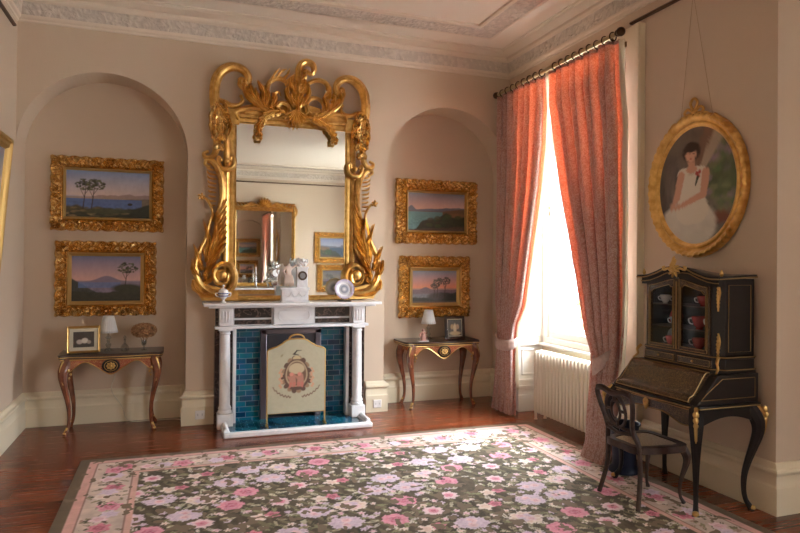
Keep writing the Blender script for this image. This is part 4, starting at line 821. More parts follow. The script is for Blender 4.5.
def photo_frame(x0, x1, z0, z1, y, bw, m1, label, sub, tilt, rz, inner=None):
    cx = (x0+x1)/2; r = thing('photo_frame', label, 'photo frame', (cx, y, z0)); mb = MB()
    rectframe(mb, x0, x1, z0, z1, [(0, -.012), (0, .010), (.004, .014), (bw*.5, .010), (bw*.8, .013), (bw, .004), (bw, 0)], y); mb.box(x0+.002, x1-.002, y+.006, y+.012, z0+.002, z1-.002); mb.build('frame', m1, r, ang=20)
    if inner:
        mb = MB(); mb.add([(x0+bw-.002, y+.001, z0+bw-.002), (x1-bw+.002, y+.001, z0+bw-.002), (x1-bw+.002, y+.001, z1-bw+.002), (x0+bw-.002, y+.001, z1-bw+.002)], [(0, 1, 2, 3)]); mb.build('mount', mat('cream mount', (.55, .5, .38), .8), r); bw += inner
    P = Paint(50, 40, None, (60, 52, 44)); P.tex(.6, 8, 6, 5)
    for (a, b, c, d, col) in sub: P.ell(a, b, c, d, col, .4)
    canvas(P, lambda u, v: (x0+bw+(x1-x0-2*bw)*u, y-.001, z0+bw+(z1-z0-2*bw)*v), 'photograph', PAINTV, r)
    mb = MB(); mb.prism([(y+.012, z0+.16), (y+.085, z0+.024), (y+.095, z0+.024), (y+.02, z0+.17)], 'x', cx-.02, cx+.02); mb.build('easel_back', DARKW, r)
    r.rotation_euler = (-tilt, 0, rz); r.location.z += .003; return r
photo_frame(-.865, -.60, TZ, TZ+.235, 6.19, .02, GILT2, 'gold photo frame with pale mount and a picture of white flowers at table end', [(.3, .35, .15, .15, (170, 160, 150)), (.55, .42, .16, .17, (190, 182, 170)), (.75, .32, .1, .12, (150, 140, 130))], math.radians(10), math.radians(8), .03)
photo_frame(2.76, 2.985, TZ, TZ+.245, 6.26, .028, DARKW, 'dark brown wooden frame with sepia group photograph in right niche', [(.3, .55, .12, .16, (176, 150, 110)), (.5, .45, .12, .3, (210, 196, 160)), (.7, .55, .12, .16, (180, 150, 116)), (.5, .15, .4, .12, (190, 170, 130))], math.radians(9), math.radians(-4), .008)
def decanter(x, y, label, s=1):
    r = thing('glass_decanter', label, 'decanter', (x, y, TZ)); m = MB(); m.lathe([(.028*s, 0), (.036*s, .006*s), (.037*s, .035*s), (.028*s, .055*s), (.010*s, .075*s), (.009*s, .105*s), (.016*s, .11*s)], (x, y, TZ), 18, flute=.03, nf=9); m.build('bottle', CRYSTAL, r)
    m = MB(); m.lathe([(.006*s, .105*s), (.007*s, .115*s), (.015*s, .128*s), (.012*s, .142*s), (.002, .15*s)], (x, y, TZ), 12); m.build('stopper', CRYSTAL, r); return r
decanter(-.405, 6.24, 'small clear glass decanter with stopper between lamp and dried flowers', .95)
decanter(2.735, 6.16, 'slender clear glass bottle just left of the dark photograph frame', .85)
def figurine(x, y, z, label, cat, mt, s=1, name='porcelain_figurine'):
    r = thing(name, label, cat, (x, y, z)); m = MB(); m.lathe([(.03*s, 0), (.032*s, .008*s), (.022*s, .014*s), (.026*s, .03*s), (.016*s, .055*s), (.018*s, .07*s), (.006*s, .085*s)], (x, y, z), 14, flute=.08, nf=6); m.ball((x, y, z+.095*s), .013*s); m.tube([(x-.012*s, y, z+.075*s), (x-.035*s, y-.01, z+.06*s), (x-.03*s, y-.01, z+.04*s)], .006*s); m.tube([(x+.012*s, y, z+.075*s), (x+.033*s, y-.01, z+.07*s)], .006*s); m.build('figure', mt, r)
    m = MB(); m.box(x-.045*s, x+.045*s, y-.03*s, y+.03*s, z, z+.006*s); m.build('base', PORC, r); return r
figurine(2.475, 6.20, TZ, 'little pink and white porcelain figurine at left end of right-niche table', 'figurine', mat('pink brown bisque', (.42, .22, .18), .4), 1.2)
vs_ = thing('flower_vase', 'short clear glass vase holding brown dried flower heads', 'vase', (-.245, 6.27, TZ))
m = MB(); m.lathe([(.025, 0), (.027, .004), (.008, .012), (.007, .035), (.02, .05), (.026, .075), (.023, .09), (.019, .09), (.02, .07), (.004, .045)], (-.245, 6.27, TZ), 16); m.build('vase', CRYSTAL, vs_)
fl = thing('dried_flowers', 'round bunch of brown dried hydrangea heads standing in the glass vase', 'dried flowers', (-.245, 6.27, TZ+.09)); m = MB(); r_ = random.Random(3)
for k in range(280):
    a = r_.uniform(0, 2*PI); u = r_.uniform(-.8, 1); rr = math.sqrt(1-u*u); c = Vector((-.245+.105*rr*math.cos(a), 6.27+.075*rr*math.sin(a), TZ+.178+.062*u)); nrm = Vector((rr*math.cos(a), rr*math.sin(a), u)).normalized(); t1 = nrm.orthogonal().normalized(); t2 = nrm.cross(t1); s_ = r_.uniform(.014, .022); an = r_.uniform(0, 2)
    for p in range(4):
        b = an+p*PI/2; d = t1*math.cos(b)+t2*math.sin(b); e = t1*math.cos(b+.6)+t2*math.sin(b+.6); g_ = t1*math.cos(b-.6)+t2*math.sin(b-.6); m.add([c, c+g_*s_*.7+nrm*.004, c+d*s_+nrm*.008, c+e*s_*.7+nrm*.004], [(0, 1, 2, 3)])
m.build('flower_heads', mat('dried petals', (.52, .31, .15), .8, col2=(.26, .13, .06), nscale=60), fl); m = MB()
for k in range(7): m.tube([(-.245+.01*math.cos(k), 6.27+.01*math.sin(k), TZ+.05), (-.245+.05*math.cos(k*.9), 6.27+.03*math.sin(k*.9), TZ+.17)], .002, 5)
m.ball((-.245, 6.27, TZ+.176), .072, sx=1.3, sz=.7); m.build('stems', mat('stalks', (.22, .13, .06), .8), fl)
# lamp cable and sockets
m = MB(); m.tube(smooth([(-.50, 6.40, .66), (-.50, 6.49, .45), (-.53, 6.485, .30), (-.44, 6.47, .15), (-.38, 6.44, .02), (-.2, 6.42, .008), (.05, 6.40, .008), (.13, 6.13, .02)]), .004, 6); tag(m.build('lamp_cable', mat('white flex', (.6, .56, .45), .5), origin=(-.4, 6.45, 0)), 'thin pale cable trailing down the wall behind the left table', 'cable')
def socket(x, y, z, label):
    r = thing('wall_socket', label, 'socket', (x, y, z), None); m = MB(); m.box(x-.043, x+.043, y-.010, y, z-.04, z+.04); m.build('plate', PORC, r, bevel=.004); m = MB()
    for dx in (-.02, .02): m.box(x+dx-.005, x+dx+.005, y-.0115, y-.009, z-.008, z+.012)
    m.build('switch', mat('switch grey', (.5, .5, .5), .4), r); return r
socket(.245, YF-.036, .095, 'white double socket on the skirting left of the fireplace'); socket(1.955, YF-.036, .085, 'white double socket on the skirting right of the fireplace')

# ------------------------------------------------------------------ on the mantel shelf
MZ = 1.1355
ur = thing('porcelain_urn', 'small blue and white lidded porcelain urn at left end of mantel', 'urn', (.425, 5.90, MZ))
m = MB(); m.lathe([(.028, 0), (.03, .008), (.012, .018), (.012, .028), (.034, .05), (.045, .075), (.043, .088), (.046, .092), (.046, .10), (.04, .102)], (.425, 5.90, MZ), 24)
for sx in (-1, 1): m.tube(smooth([(.425+sx*.042, 5.9, MZ+.088), (.425+sx*.066, 5.9, MZ+.085), (.425+sx*.06, 5.9, MZ+.062), (.425+sx*.036, 5.9, MZ+.055)]), .005, 6)
m.build('body', PORC, ur); m = MB(); m.lathe([(.043, .102), (.040, .115), (.02, .128), (.006, .134), (.006, .142), (.012, .15), (.010, .16), (.002, .165)], (.425, 5.90, MZ), 24); m.build('lid', PORC, ur)
m = MB(); m.lathe([(.0462, .078), (.0468, .083), (.0445, .088)], (.425, 5.9, MZ), 24); m.lathe([(.0405, .058), (.0425, .064), (.0435, .068)], (.425, 5.9, MZ), 24); m.build('blue_band', mat('cobalt glaze', (.12, .14, .3), .2), ur)
ck = thing('mantel_clock', 'white marble clock with round dial and a carved figure beside it', 'clock', (1.065, 5.91, MZ))
m = MB(); m.box(.935, 1.20, 5.86, 5.97, MZ, MZ+.012); m.box(.945, 1.19, 5.87, 5.96, MZ+.012, MZ+.115); m.box(.935, 1.20, 5.86, 5.97, MZ+.115, MZ+.135); m.build('plinth', MARBLE, ck, bevel=.003)
m = MB()
for k in range(3):
    m.tube(smooth([(.965+k*.07, 5.868, MZ+.095), (.985+k*.07, 5.862, MZ+.055), (1.015+k*.07, 5.862, MZ+.055), (1.035+k*.07, 5.868, MZ+.095)]), .004, 6)
m.build('swags', MARBLE, ck)
m = MB(); m.box(1.085, 1.185, 5.885, 5.955, MZ+.135, MZ+.315); m.box(1.078, 1.192, 5.878, 5.962, MZ+.315, MZ+.328); m.build('pillar', MARBLE, ck, bevel=.003)
m = MB(); m.lathe([(.001, 0), (.040, 0), (.043, .006), (.040, .010), (.036, .008), (.001, .008)], (0, 0, 0), 28); m.v = [(1.135+p[0], 5.886-p[2], MZ+.245+p[1]) for p in m.v]; dl = m.build('dial', DBRONZE, ck)
m = MB(); m.lathe([(.001, 0), (.026, 0), (.027, .004), (.001, .004)], (0, 0, 0), 20); m.v = [(1.135+p[0], 5.877-p[2], MZ+.245+p[1]) for p in m.v]; m.build('dial_centre', mat('dial grey', (.25, .24, .24), .3), dl)
BIS = mat('pale bisque', (.74, .62, .54), .5)
def skinfig(name, verts, edges, rad, m, parent, org):
    me = bpy.data.meshes.new(name); me.from_pydata([Vector(v)-Vector(org) for v in verts], edges, []); o = bpy.data.objects.new(name, me); C.objects.link(o); o.parent = parent; ORG[o.name] = org
    sk = o.modifiers.new('k', 'SKIN'); sub = o.modifiers.new('s', 'SUBSURF'); sub.levels = 1; sub.render_levels = 2; sk.use_smooth_shade = True
    for i, r in enumerate(rad): me.skin_vertices[0].data[i].radius = (r, r); me.skin_vertices[0].data[i].use_root = (i == 0)
    me.materials.append(m); return o
fx, fy, fz = 1.01, 5.91, MZ+.135
vv_ = [(fx, fy, fz+.11), (fx, fy, fz+.15), (fx, fy, fz+.185), (fx+.002, fy, fz+.205), (fx+.004, fy-.003, fz+.222), (fx-.028, fy, fz+.18), (fx-.05, fy-.01, fz+.145), (fx-.035, fy-.03, fz+.12), (fx+.03, fy, fz+.182), (fx+.06, fy-.005, fz+.20), (fx+.085, fy-.005, fz+.22), (fx-.016, fy, fz+.10), (fx-.018, fy-.01, fz+.055), (fx-.02, fy, fz+.005), (fx+.018, fy, fz+.10), (fx+.022, fy-.005, fz+.055), (fx+.025, fy+.005, fz+.005)]
skinfig('figure', vv_, [(0, 1), (1, 2), (2, 3), (3, 4), (2, 5), (5, 6), (6, 7), (2, 8), (8, 9), (9, 10), (0, 11), (11, 12), (12, 13), (0, 14), (14, 15), (15, 16)], [.02, .021, .021, .009, .016, .011, .008, .006, .011, .008, .006, .015, .011, .008, .015, .011, .008], BIS, ck, (1.065, 5.91, MZ))
m = MB(); 
for k in range(9): frond(m, [(fx-.03+.007*k, fz+.12), (fx-.034+.009*k, fz+.07), (fx-.04+.011*k, fz+.006)], .007, .01, fy-.012, 1, 4)
m.build('drapery', BIS, ck)
m = MB()
for k in range(14): a = r_.uniform(0, 2*PI); m.ball((1.135+.035*math.cos(a), 5.91+.02*math.sin(a), MZ+.345+r_.uniform(-.008, .05)), r_.uniform(.012, .02), seg=8, rings=5)
m.tube(smooth([(1.10, 5.91, MZ+.34), (1.09, 5.905, MZ+.38), (1.10, 5.90, MZ+.41)]), .008); m.tube(smooth([(1.16, 5.91, MZ+.34), (1.185, 5.905, MZ+.37), (1.18, 5.90, MZ+.40)]), .008); m.build('flower_finial', MARBLE, ck)
pt = thing('porcelain_plate', 'round white plate with lilac rim propped at right end of mantel', 'plate', (1.545, 5.90, MZ))
P = None
m = MB(); R = .098; prof = [(.001, .006), (.03, .006), (.058, .008), (.064, .002), (.094, -.006), (.098, -.005), (.098, 0), (.064, .010), (.03, .014), (.001, .014)]
m.lathe(prof, (0, 0, 0), 48); tl = math.radians(14)
def tiltp(p): y_, z_ = p[2], p[1]; return (1.545+p[0], 5.885+y_*math.cos(tl)+(z_+R)*math.sin(tl), MZ+.022+(z_+R)*math.cos(tl)-y_*math.sin(tl))
cols = []
for p in m.v:
    rr = math.hypot(p[0], p[1]); an = math.atan2(p[1], p[0]); c = s2l((226, 224, 226))
    if .066 < rr < .097: c = s2l((164, 150, 186)) if math.cos(an*8) > -.6 else s2l((200, 190, 206))
    if rr > .0975: c = s2l((190, 170, 120))
    if rr < .031: c = s2l((130, 136, 150)) if rr > .01 else s2l((226, 224, 226))
    cols.append((*c, 1))
m.v = [tiltp(p) for p in m.v]; m.build('plate', vmat('painted porcelain', .12, .5), pt, col=np.array(cols))
m = MB(); m.box(1.49, 1.60, 5.86, 5.96, MZ, MZ+.012); m.tube(smooth([(1.51, 5.87, MZ+.02), (1.51, 5.875, MZ+.035)]), .004); m.tube([(1.58, 5.87, MZ+.02), (1.58, 5.875, MZ+.035)], .004); m.tube([(1.545, 5.96, MZ+.01), (1.545, 5.935, MZ+.15)], .005); m.build('plate_stand', EBONY, pt)

# ------------------------------------------------------------------ curtains
RODX = 3.27; RZ = 3.325
rod = thing('curtain_pole', 'dark wooden curtain pole with ball finials above the window', 'curtain pole', (RODX, 5.15, RZ))
m = MB(); m.tube([(RODX, 4.12, RZ), (RODX, 6.10, RZ)], .019, 14); m.build('pole', mat('pale gilt pole', (.55, .44, .26), .3, .8), rod)
for y, s in ((4.09, -1), (6.12, 1)):
    m = MB(); m.ball((RODX, y, RZ), .036); m.tube([(RODX, y-s*.035, RZ), (RODX, y-s*.05, RZ)], [.028, .022], 12); m.build('finial', DBRONZE, rod)
for y in (4.2, 6.04):
    m = MB(); m.tube([(RODX, y, RZ-.02), (RODX+.03, y, RZ-.045), (3.40 if y < 5 else 3.33, y, RZ-.045)], .01); m.box((3.395 if y < 5 else 3.325), (3.405 if y < 5 else 3.335), y-.015, y+.015, RZ-.07, RZ-.03); m.build('bracket', BRASS, rod)
def curtain(label, rows, npl, rings, tie, seed, lining_side):
    """rows: (z, yNear, yFar, x, amp) from top to bottom; yNear side is towards the camera"""
    root = thing('curtain', label, 'curtain', (3.2, (rows[-1][1]+rows[-1][2])/2, 0)); zs = [r[0] for r in rows][::-1]
    def at(z, k): return tab(z, zs, [r[k] for r in rows][::-1])
    z1, z0 = rows[0][0], rows[-1][0]; NU, NV = npl*14+1, 90; r = random.Random(seed); ph = [r.uniform(-.5, .5) for _ in range(npl*2+2)]
    def f(u, v, off=0):
        z = lerp(z1, z0, v); a, b, x, am = at(z, 1), at(z, 2), at(z, 3), at(z, 4)
        w = u*npl*2*PI; uu = u+.010*math.sin(w*.5+ph[0]*3)+.012*math.sin(v*5+u*20)*v
        dd = am*(math.sin(w)+.28*math.sin(2*w+1.1+v)+.25*math.sin(w*.5+v*4+ph[1])*min(1, v*5))
        side = -am*.9*math.sin(2*w)*min(1, v*12)*min(1, (b-a)/.5)
        return (x+dd+off, lerp(a, b, uu)+side, z)
    m = MB(); m.grid(lambda u, v: f(u, v), NU, NV); m.build('fabric', COR, root, ang=180)
    m = MB(); m.grid(lambda u, v: f(u, v, .012), NU, NV); 
    # header tape
    h = MB(); h.grid(lambda u, v: (f(u, 0)[0]-.002, f(u, 0)[1], z1+.012-v*.03), NU, 2); h.build('heading_tape', COR, root, solid=.002)
    le = MB(); a = rows
    def lf_(u, v):
        z = lerp(z1, z0+.25, v); y = at(z, 1) if lining_side < 0 else at(z, 2); x = at(z, 3); return (x+.006+.03*u, y-.008-.030*u+.006*math.sin(z*9), z)
    le.grid(lf_, 4, 40); le.build('lining', LINING, root, solid=.002)
    for k in range(rings):
        t = (k+.5)/rings; y = lerp(rows[0][1], rows[0][2], t); g = MB(); g.tube([(RODX+.032*math.cos(2*PI*q/18), y, RZ-.008+.034*math.sin(2*PI*q/18)) for q in range(18)], .0055, 6, True); g.tube([(RODX, y, RZ-.04), (RODX, y, z1-.01)], .003, 5); g.build('curtain_ring', DBRONZE, root)
    g = MB()
    def tf(u, v):
        p = tie(u); q = p[0]; w = p[1]; return (q[0], q[1], q[2]+(v-.5)*w)
    g.grid(tf, 30, 4); g.build('tieback', TIE, root, solid=.006)
    return root
def rowX(pxs, X=3.27): return [atX(x, y, X) for x, y in pxs]
# right curtain: edges measured on the photo
Lp = [(y, z) for y, z in [(q.y, q.z) for q in rowX([(552, 78), (554, 110), (560, 150), (567, 200), (575, 240), (584, 300), (591, 345), (596, 378)])]]
Rp = [(q.y, q.z) for q in rowX([(617, 50), (621, 120), (621, 200), (621, 280), (620, 340), (612, 385)])]
def Ly(z): return tab(z, [p[1] for p in Lp][::-1], [p[0] for p in Lp][::-1])
def Ry(z): return tab(z, [p[1] for p in Rp][::-1], [p[0] for p in Rp][::-1])
zt = RZ-.055
rows = [(z, Ry(z), Ly(z), 3.27, .036) for z in (zt, 3.0, 2.6, 2.2, 1.8, 1.4, 1.1, .95)]
rows = [(z, a, b, x, am*(1 if z > 1.4 else .95)) for z, a, b, x, am in rows]
rows += [(.80, 4.04, 4.33, 3.23, .035), (.68, 4.02, 4.29, 3.20, .035), (.5, 3.99, 4.26, 3.16, .035), (.3, 3.96, 4.24, 3.12, .035), (.12, 3.95, 4.21, 3.09, .035), (.018, 3.94, 4.20, 3.04, .04)]
def tie_r(u):
    A_, B_, C_ = atX(621, 348, 3.385), atX(606, 359, 3.17), atX(594, 367, 3.13)
    pts = [tuple(A_), tuple(atX(614.5, 353, 3.25)), tuple(B_), tuple(C_), (3.18, C_.y+.07, C_.z+.02), (3.27, C_.y+.03, C_.z+.06), (3.37, 4.2, .86)]
    sp = smooth(pts, 6); i = min(len(sp)-1, int(u*(len(sp)-1)+.5)); return sp[i], tab(u, [0, .15, .35, .55, .8, 1], [.03, .07, .11, .14, .10, .04])
curtain('near coral damask curtain tied back with grey band beside the black desk', rows, 9, 9, tie_r, 1, -1)
Lp = [(q.y, q.z) for q in rowX([(545, 83), (546, 110), (543, 160), (539, 200), (533, 240), (526, 290), (519, 340)])]
Rp = [(q.y, q.z) for q in rowX([(500, 97), (500, 150), (499, 220), (498, 280), (498, 340)])]
rows = [(z, Ly(z), min(6.12, Ry(z)), 3.27, .034) for z in (zt, 3.0, 2.6, 2.2, 1.8, 1.4, 1.1, .9)]
rows[-1] = (.9, 5.62, 5.97, 3.25, .03)
rows += [(.72, 5.61, 5.90, 3.22, .03), (.5, 5.58, 5.90, 3.20, .03), (.25, 5.55, 5.90, 3.19, .034), (.018, 5.52, 5.90, 3.17, .038)]
def tie_l(u):
    pts = [(3.34, 5.96, .82), (3.25, 5.97, .78), (3.16, 5.90, .73), (3.13, 5.78, .69), (3.15, 5.64, .69), (3.22, 5.58, .72), (3.30, 5.66, .76), (3.33, 5.80, .80)]
    sp = smooth(pts, 6); i = min(len(sp)-1, int(u*(len(sp)-1)+.5)); return sp[i], tab(u, [0, .3, .6, 1], [.05, .10, .11, .05])
curtain('far coral damask curtain tied back with grey band at the niche corner', rows, 8, 8, tie_l, 2, -1)

# ------------------------------------------------------------------ radiator
rd = thing('radiator', 'white cast iron column radiator under the window sill', 'radiator', (3.39, 4.98, 0)); CW = mat('radiator enamel', (.74, .68, .56), .35)
ns = 20; y0, y1 = 4.34, 5.41; pit = (y1-y0)/ns
for k in range(ns):
    y = y0+pit*(k+.5); m = MB(); x0, x1 = 3.328, 3.442; zb, zt_ = .075, .655
    loop = smooth([(x0, y, zb+.03), (x0, y, .3), (x0, y, zt_-.035), (x0+.015, y, zt_-.008), ((x0+x1)/2, y, zt_), (x1-.015, y, zt_-.008), (x1, y, zt_-.035), (x1, y, .3), (x1, y, zb+.03), (x1-.015, y, zb+.006), ((x0+x1)/2, y, zb), (x0+.015, y, zb+.006)], 4, True)
    m.tube(loop, .0155, 8, True); m.tube([((x0+x1)/2, y, zb), ((x0+x1)/2, y, zt_)], .0145, 8)
    for z in (.11, .62): m.tube([((x0+x1)/2, y-pit/2, z), ((x0+x1)/2, y+pit/2, z)], .026, 10)
    if k in (0, ns-1):
        for x in (x0+.005, x1-.005): m.tube([(x, y, .09), (x, y, .02), (x, y, 0.001)], [.014, .012, .018], 8)
    m.build('section', CW, rd)
m = MB(); m.tube([(3.385, 5.41, .11), (3.385, 5.47, .11), (3.385, 5.485, .09), (3.385, 5.485, .001)], .009, 8); m.ball((3.385, 5.47, .125), .02); m.build('valve', BRASS, rd)

# ------------------------------------------------------------------ desk
DX0, DX1, DY0, DY1 = 2.895, 3.408, 2.935, 3.735
dk = thing('writing_cabinet', 'black writing desk with glazed cabinet, slanting lid and gilt mounts', 'desk', ((DX0+DX1)/2, (DY0+DY1)/2, 0)); YC = (DY0+DY1)/2
def sp_poly(x0, x1, y0, y1, c=.04, n=20): # plan with shaped front and clipped front corners
    f = [(x0+c*.9, y0)]+[(x0+.022*math.cos((t-.5)*2*PI)*-.5+.011, lerp(y0+c, y1-c, t)) for t in np.linspace(0, 1, n)]+[(x0+c*.9, y1)]; return [(x1, y0)]+f+[(x1, y1)]
m = MB(); m.prism(sp_poly(DX0, DX1, DY0, DY1), 'z', .648, .668); tp = m.build('desk_top', EBONY, dk, bevel=.003)
m = MB(); pp = sp_poly(DX0-.003, DX1, DY0-.003, DY1+.003); m.tube([(p[0], p[1], .655) for p in pp], .0038, 6); m.build('brass_edge', GILTD, tp)
def apd(t): return .545+.045*math.exp(-((t)/.42)**2)*1.0-.01*math.cos(t*9)
m = MB(); yy = np.linspace(DY0+.03, DY1-.03, 36); m.prism([(DY1-.03, .648), (DY0+.03, .648)]+[(y, apd((y-YC)/.4)) for y in yy], 'x', DX0+.022, DX0+.045); fa = m.build('front_apron', BOULLED, dk)
m = MB(); m.tube([(DX0+.02, y, apd((y-YC)/.4)+.004) for y in yy], .004, 6); m.tube([(DX0+.02, DY0+.05, .64), (DX0+.02, DY1-.05, .64)], .003, 6); m.build('apron_edge', GILTD, fa)
for y in (DY0+.012, DY1-.035):
    m = MB(); xx = np.linspace(DX0+.05, DX1-.02, 20); m.prism([(DX1-.02, .648), (DX0+.05, .648)]+[(x, .545+.05*math.sin(PI*(x-DX0-.05)/(DX1-DX0-.07))) for x in xx], 'y', y, y+.02); m.build('side_apron', EBONY, dk)
m = MB()
for dz, r in ((.0, .022), (.03, .014), (.05, .010), (-.02, .012)): m.ball((DX0+.012, YC+.03, .60+dz), r, sx=.6, seg=10, rings=6)
for s in (-1, 1): m.tube(smooth([(DX0+.012, YC+.03, .64), (DX0+.010, YC+.03+s*.018, .625), (DX0+.010, YC+.03+s*.014, .60), (DX0+.012, YC+.03, .585)]), .006)
m.build('mask_mount', GILT2, dk)
for sx, sy in ((-1, -1), (-1, 1), (1, -1), (1, 1)):
    x = DX0+.05 if sx < 0 else DX1-.05; y = DY0+.045 if sy < 0 else DY1-.045; m = MB(); cab_leg(m, x, y, .65, sx*.85, sy*.85, .030, .052, .0136 if sx < 0 else 0); lg = m.build('leg', EBONY, dk)
    m = MB(); m.tube(smooth([(x+sx*.025, y+sy*.025, .66), (x+sx*.062, y+sy*.06, .60), (x+sx*.062, y+sy*.06, .52), (x+sx*.045, y+sy*.045, .44), (x+sx*.02, y+sy*.02, .36)]), [.012]*8+[.010]*8+[.005]*6+[.003]*3, 6)
    for k in range(5): m.ball((x+sx*(.066-.004*abs(k-1)), y+sy*(.064-.004*abs(k-1)), .63-.032*k), .019-.002*k, sz=1.2, seg=8, rings=5)
    m.build('gilt_mount', GILT2, lg); m = MB(); m.ball((x+sx*.85*.35*.052, y+sy*.85*.35*.052, .018+(.0136 if sx < 0 else 0)), .021, sz=.8); m.build('sabot', GILT2, lg)
# slanting writing lid section
x2, zc = 3.10, .845
m = MB(); m.prism([(DX0+.03, .668), (DX1, .668), (DX1, zc), (x2, zc), (x2-.02, zc-.008), (DX0+.075, .715), (DX0+.04, .69)], 'y', DY0+.02, DY1-.02); m.build('desk_body', EBONY, dk, bevel=.004)
m = MB(); n_ = 12; top = [(x2-.012, zc+.004), (x2-.05, zc-.008), (DX0+.075, .727), (DX0+.04, .705), (DX0+.026, .678)]
sp = smooth([(p[0], 0, p[1]) for p in top], 5)
m.prism([(p.x, p.z) for p in sp]+[(p.x+.012, p.z-.012) for p in sp[::-1]], 'y', DY0+.075, DY1-.05); ld = m.build('slanting_lid', BOULLED, dk)
m = MB(); 
for y in (DY0+.085, DY1-.06): m.tube([(p.x-.003, y, p.z+.003) for p in sp], .0035, 6)
m.tube([(sp[0].x-.003, DY0+.085, sp[0].z+.003), (sp[0].x-.003, DY1-.06, sp[0].z+.003)], .0035, 6); m.tube([(sp[-2].x-.003, DY0+.085, sp[-2].z+.003), (sp[-2].x-.003, DY1-.06, sp[-2].z+.003)], .0035, 6); m.build('brass_stringing', GILTD, ld)
m = MB(); sd = [(DX0+.06, .70), (DX1-.03, .70), (DX1-.03, zc-.025), (x2+.02, zc-.025), (DX0+.10, .735)]; m.tube([(p[0], DY0+.019, p[1]) for p in sd], .0025, 5, True); m.build('side_stringing', GILTD, dk)
# cabinet
CX0, CX1, CY0, CY1 = 3.125, DX1, DY0+.055, DY1-.07
def cabpoly(e=0, c=.05): return [(CX1, CY0-e), (CX0+c, CY0-e), (CX0-e, CY0+c), (CX0-e, CY1-c), (CX0+c, CY1+e), (CX1, CY1+e)]
m = MB(); m.prism(cabpoly(.018), 'z', zc, zc+.02); m.prism(cabpoly(.004), 'z', zc+.02, zc+.085); m.prism(cabpoly(.012), 'z', zc+.085, zc+.10); m.build('cabinet_base', EBONY, dk, bevel=.003)
m = MB()
for z in (zc+.022, zc+.098):
    pp = cabpoly(.016 if z < .9 else .014); m.tube([(p[0], p[1], z) for p in pp], .0038, 6)
m.build('brass_moulding', GILTD, dk)
for a, b in ((CY0+.05, (CY0+CY1)/2-.012), ((CY0+CY1)/2+.012, CY1-.05)):
    m = MB(); m.box(CX0-.014, CX0+.01, a, b, zc+.028, zc+.078); dr = m.build('drawer', BOULLED, dk, bevel=.002)
    m = MB(); m.tube([(CX0-.016, a+.006, zc+.034), (CX0-.016, b-.006, zc+.034), (CX0-.016, b-.006, zc+.072), (CX0-.016, a+.006, zc+.072)], .0022, 5, True); m.build('drawer_stringing', GILTD, dr)
    m = MB(); m.ball((CX0-.022, (a+b)/2, zc+.053), .008); m.build('knob', GILT2, dr)
Z0, Z1 = zc+.10, 1.395
m = MB(); m.box(CX1-.012, CX1, CY0, CY1, Z0, Z1+.03); 
for y0_, y1_ in ((CY0, CY0+.012), (CY1-.012, CY1)): m.box(CX0+.05, CX1, y0_, y1_, Z0, Z1+.03)
for sg, y in ((1, CY0), (-1, CY1)): m.prism([(CX0+.05, y), (CX0, y+sg*.05), (CX0, y+sg*.065), (CX0+.02, y+sg*.06), (CX0+.06, y+sg*.014)], 'z', Z0, Z1+.03)
m.prism(cabpoly(0), 'z', Z0, Z0+.012); m.build('cabinet_case', EBONY, dk, bevel=.002)
m = MB(); m.tube([(CX0+.075, CY0-.003, Z0+.03), (CX1-.03, CY0-.003, Z0+.03), (CX1-.03, CY0-.003, Z1-.01), (CX0+.075, CY0-.003, Z1-.01)], .0025, 5, True); m.build('side_stringing', GILTD, dk)
shelves = []
for z in (1.09, 1.24):
    m = MB(); m.box(CX0+.03, CX1-.015, CY0+.02, CY1-.02, z-.006, z); m.build('shelf', mat('shelf wood', (.08, .05, .035), .5) if not bpy.data.materials.get('shelf wood') else bpy.data.materials['shelf wood'], dk)
YMc = (CY0+CY1)/2
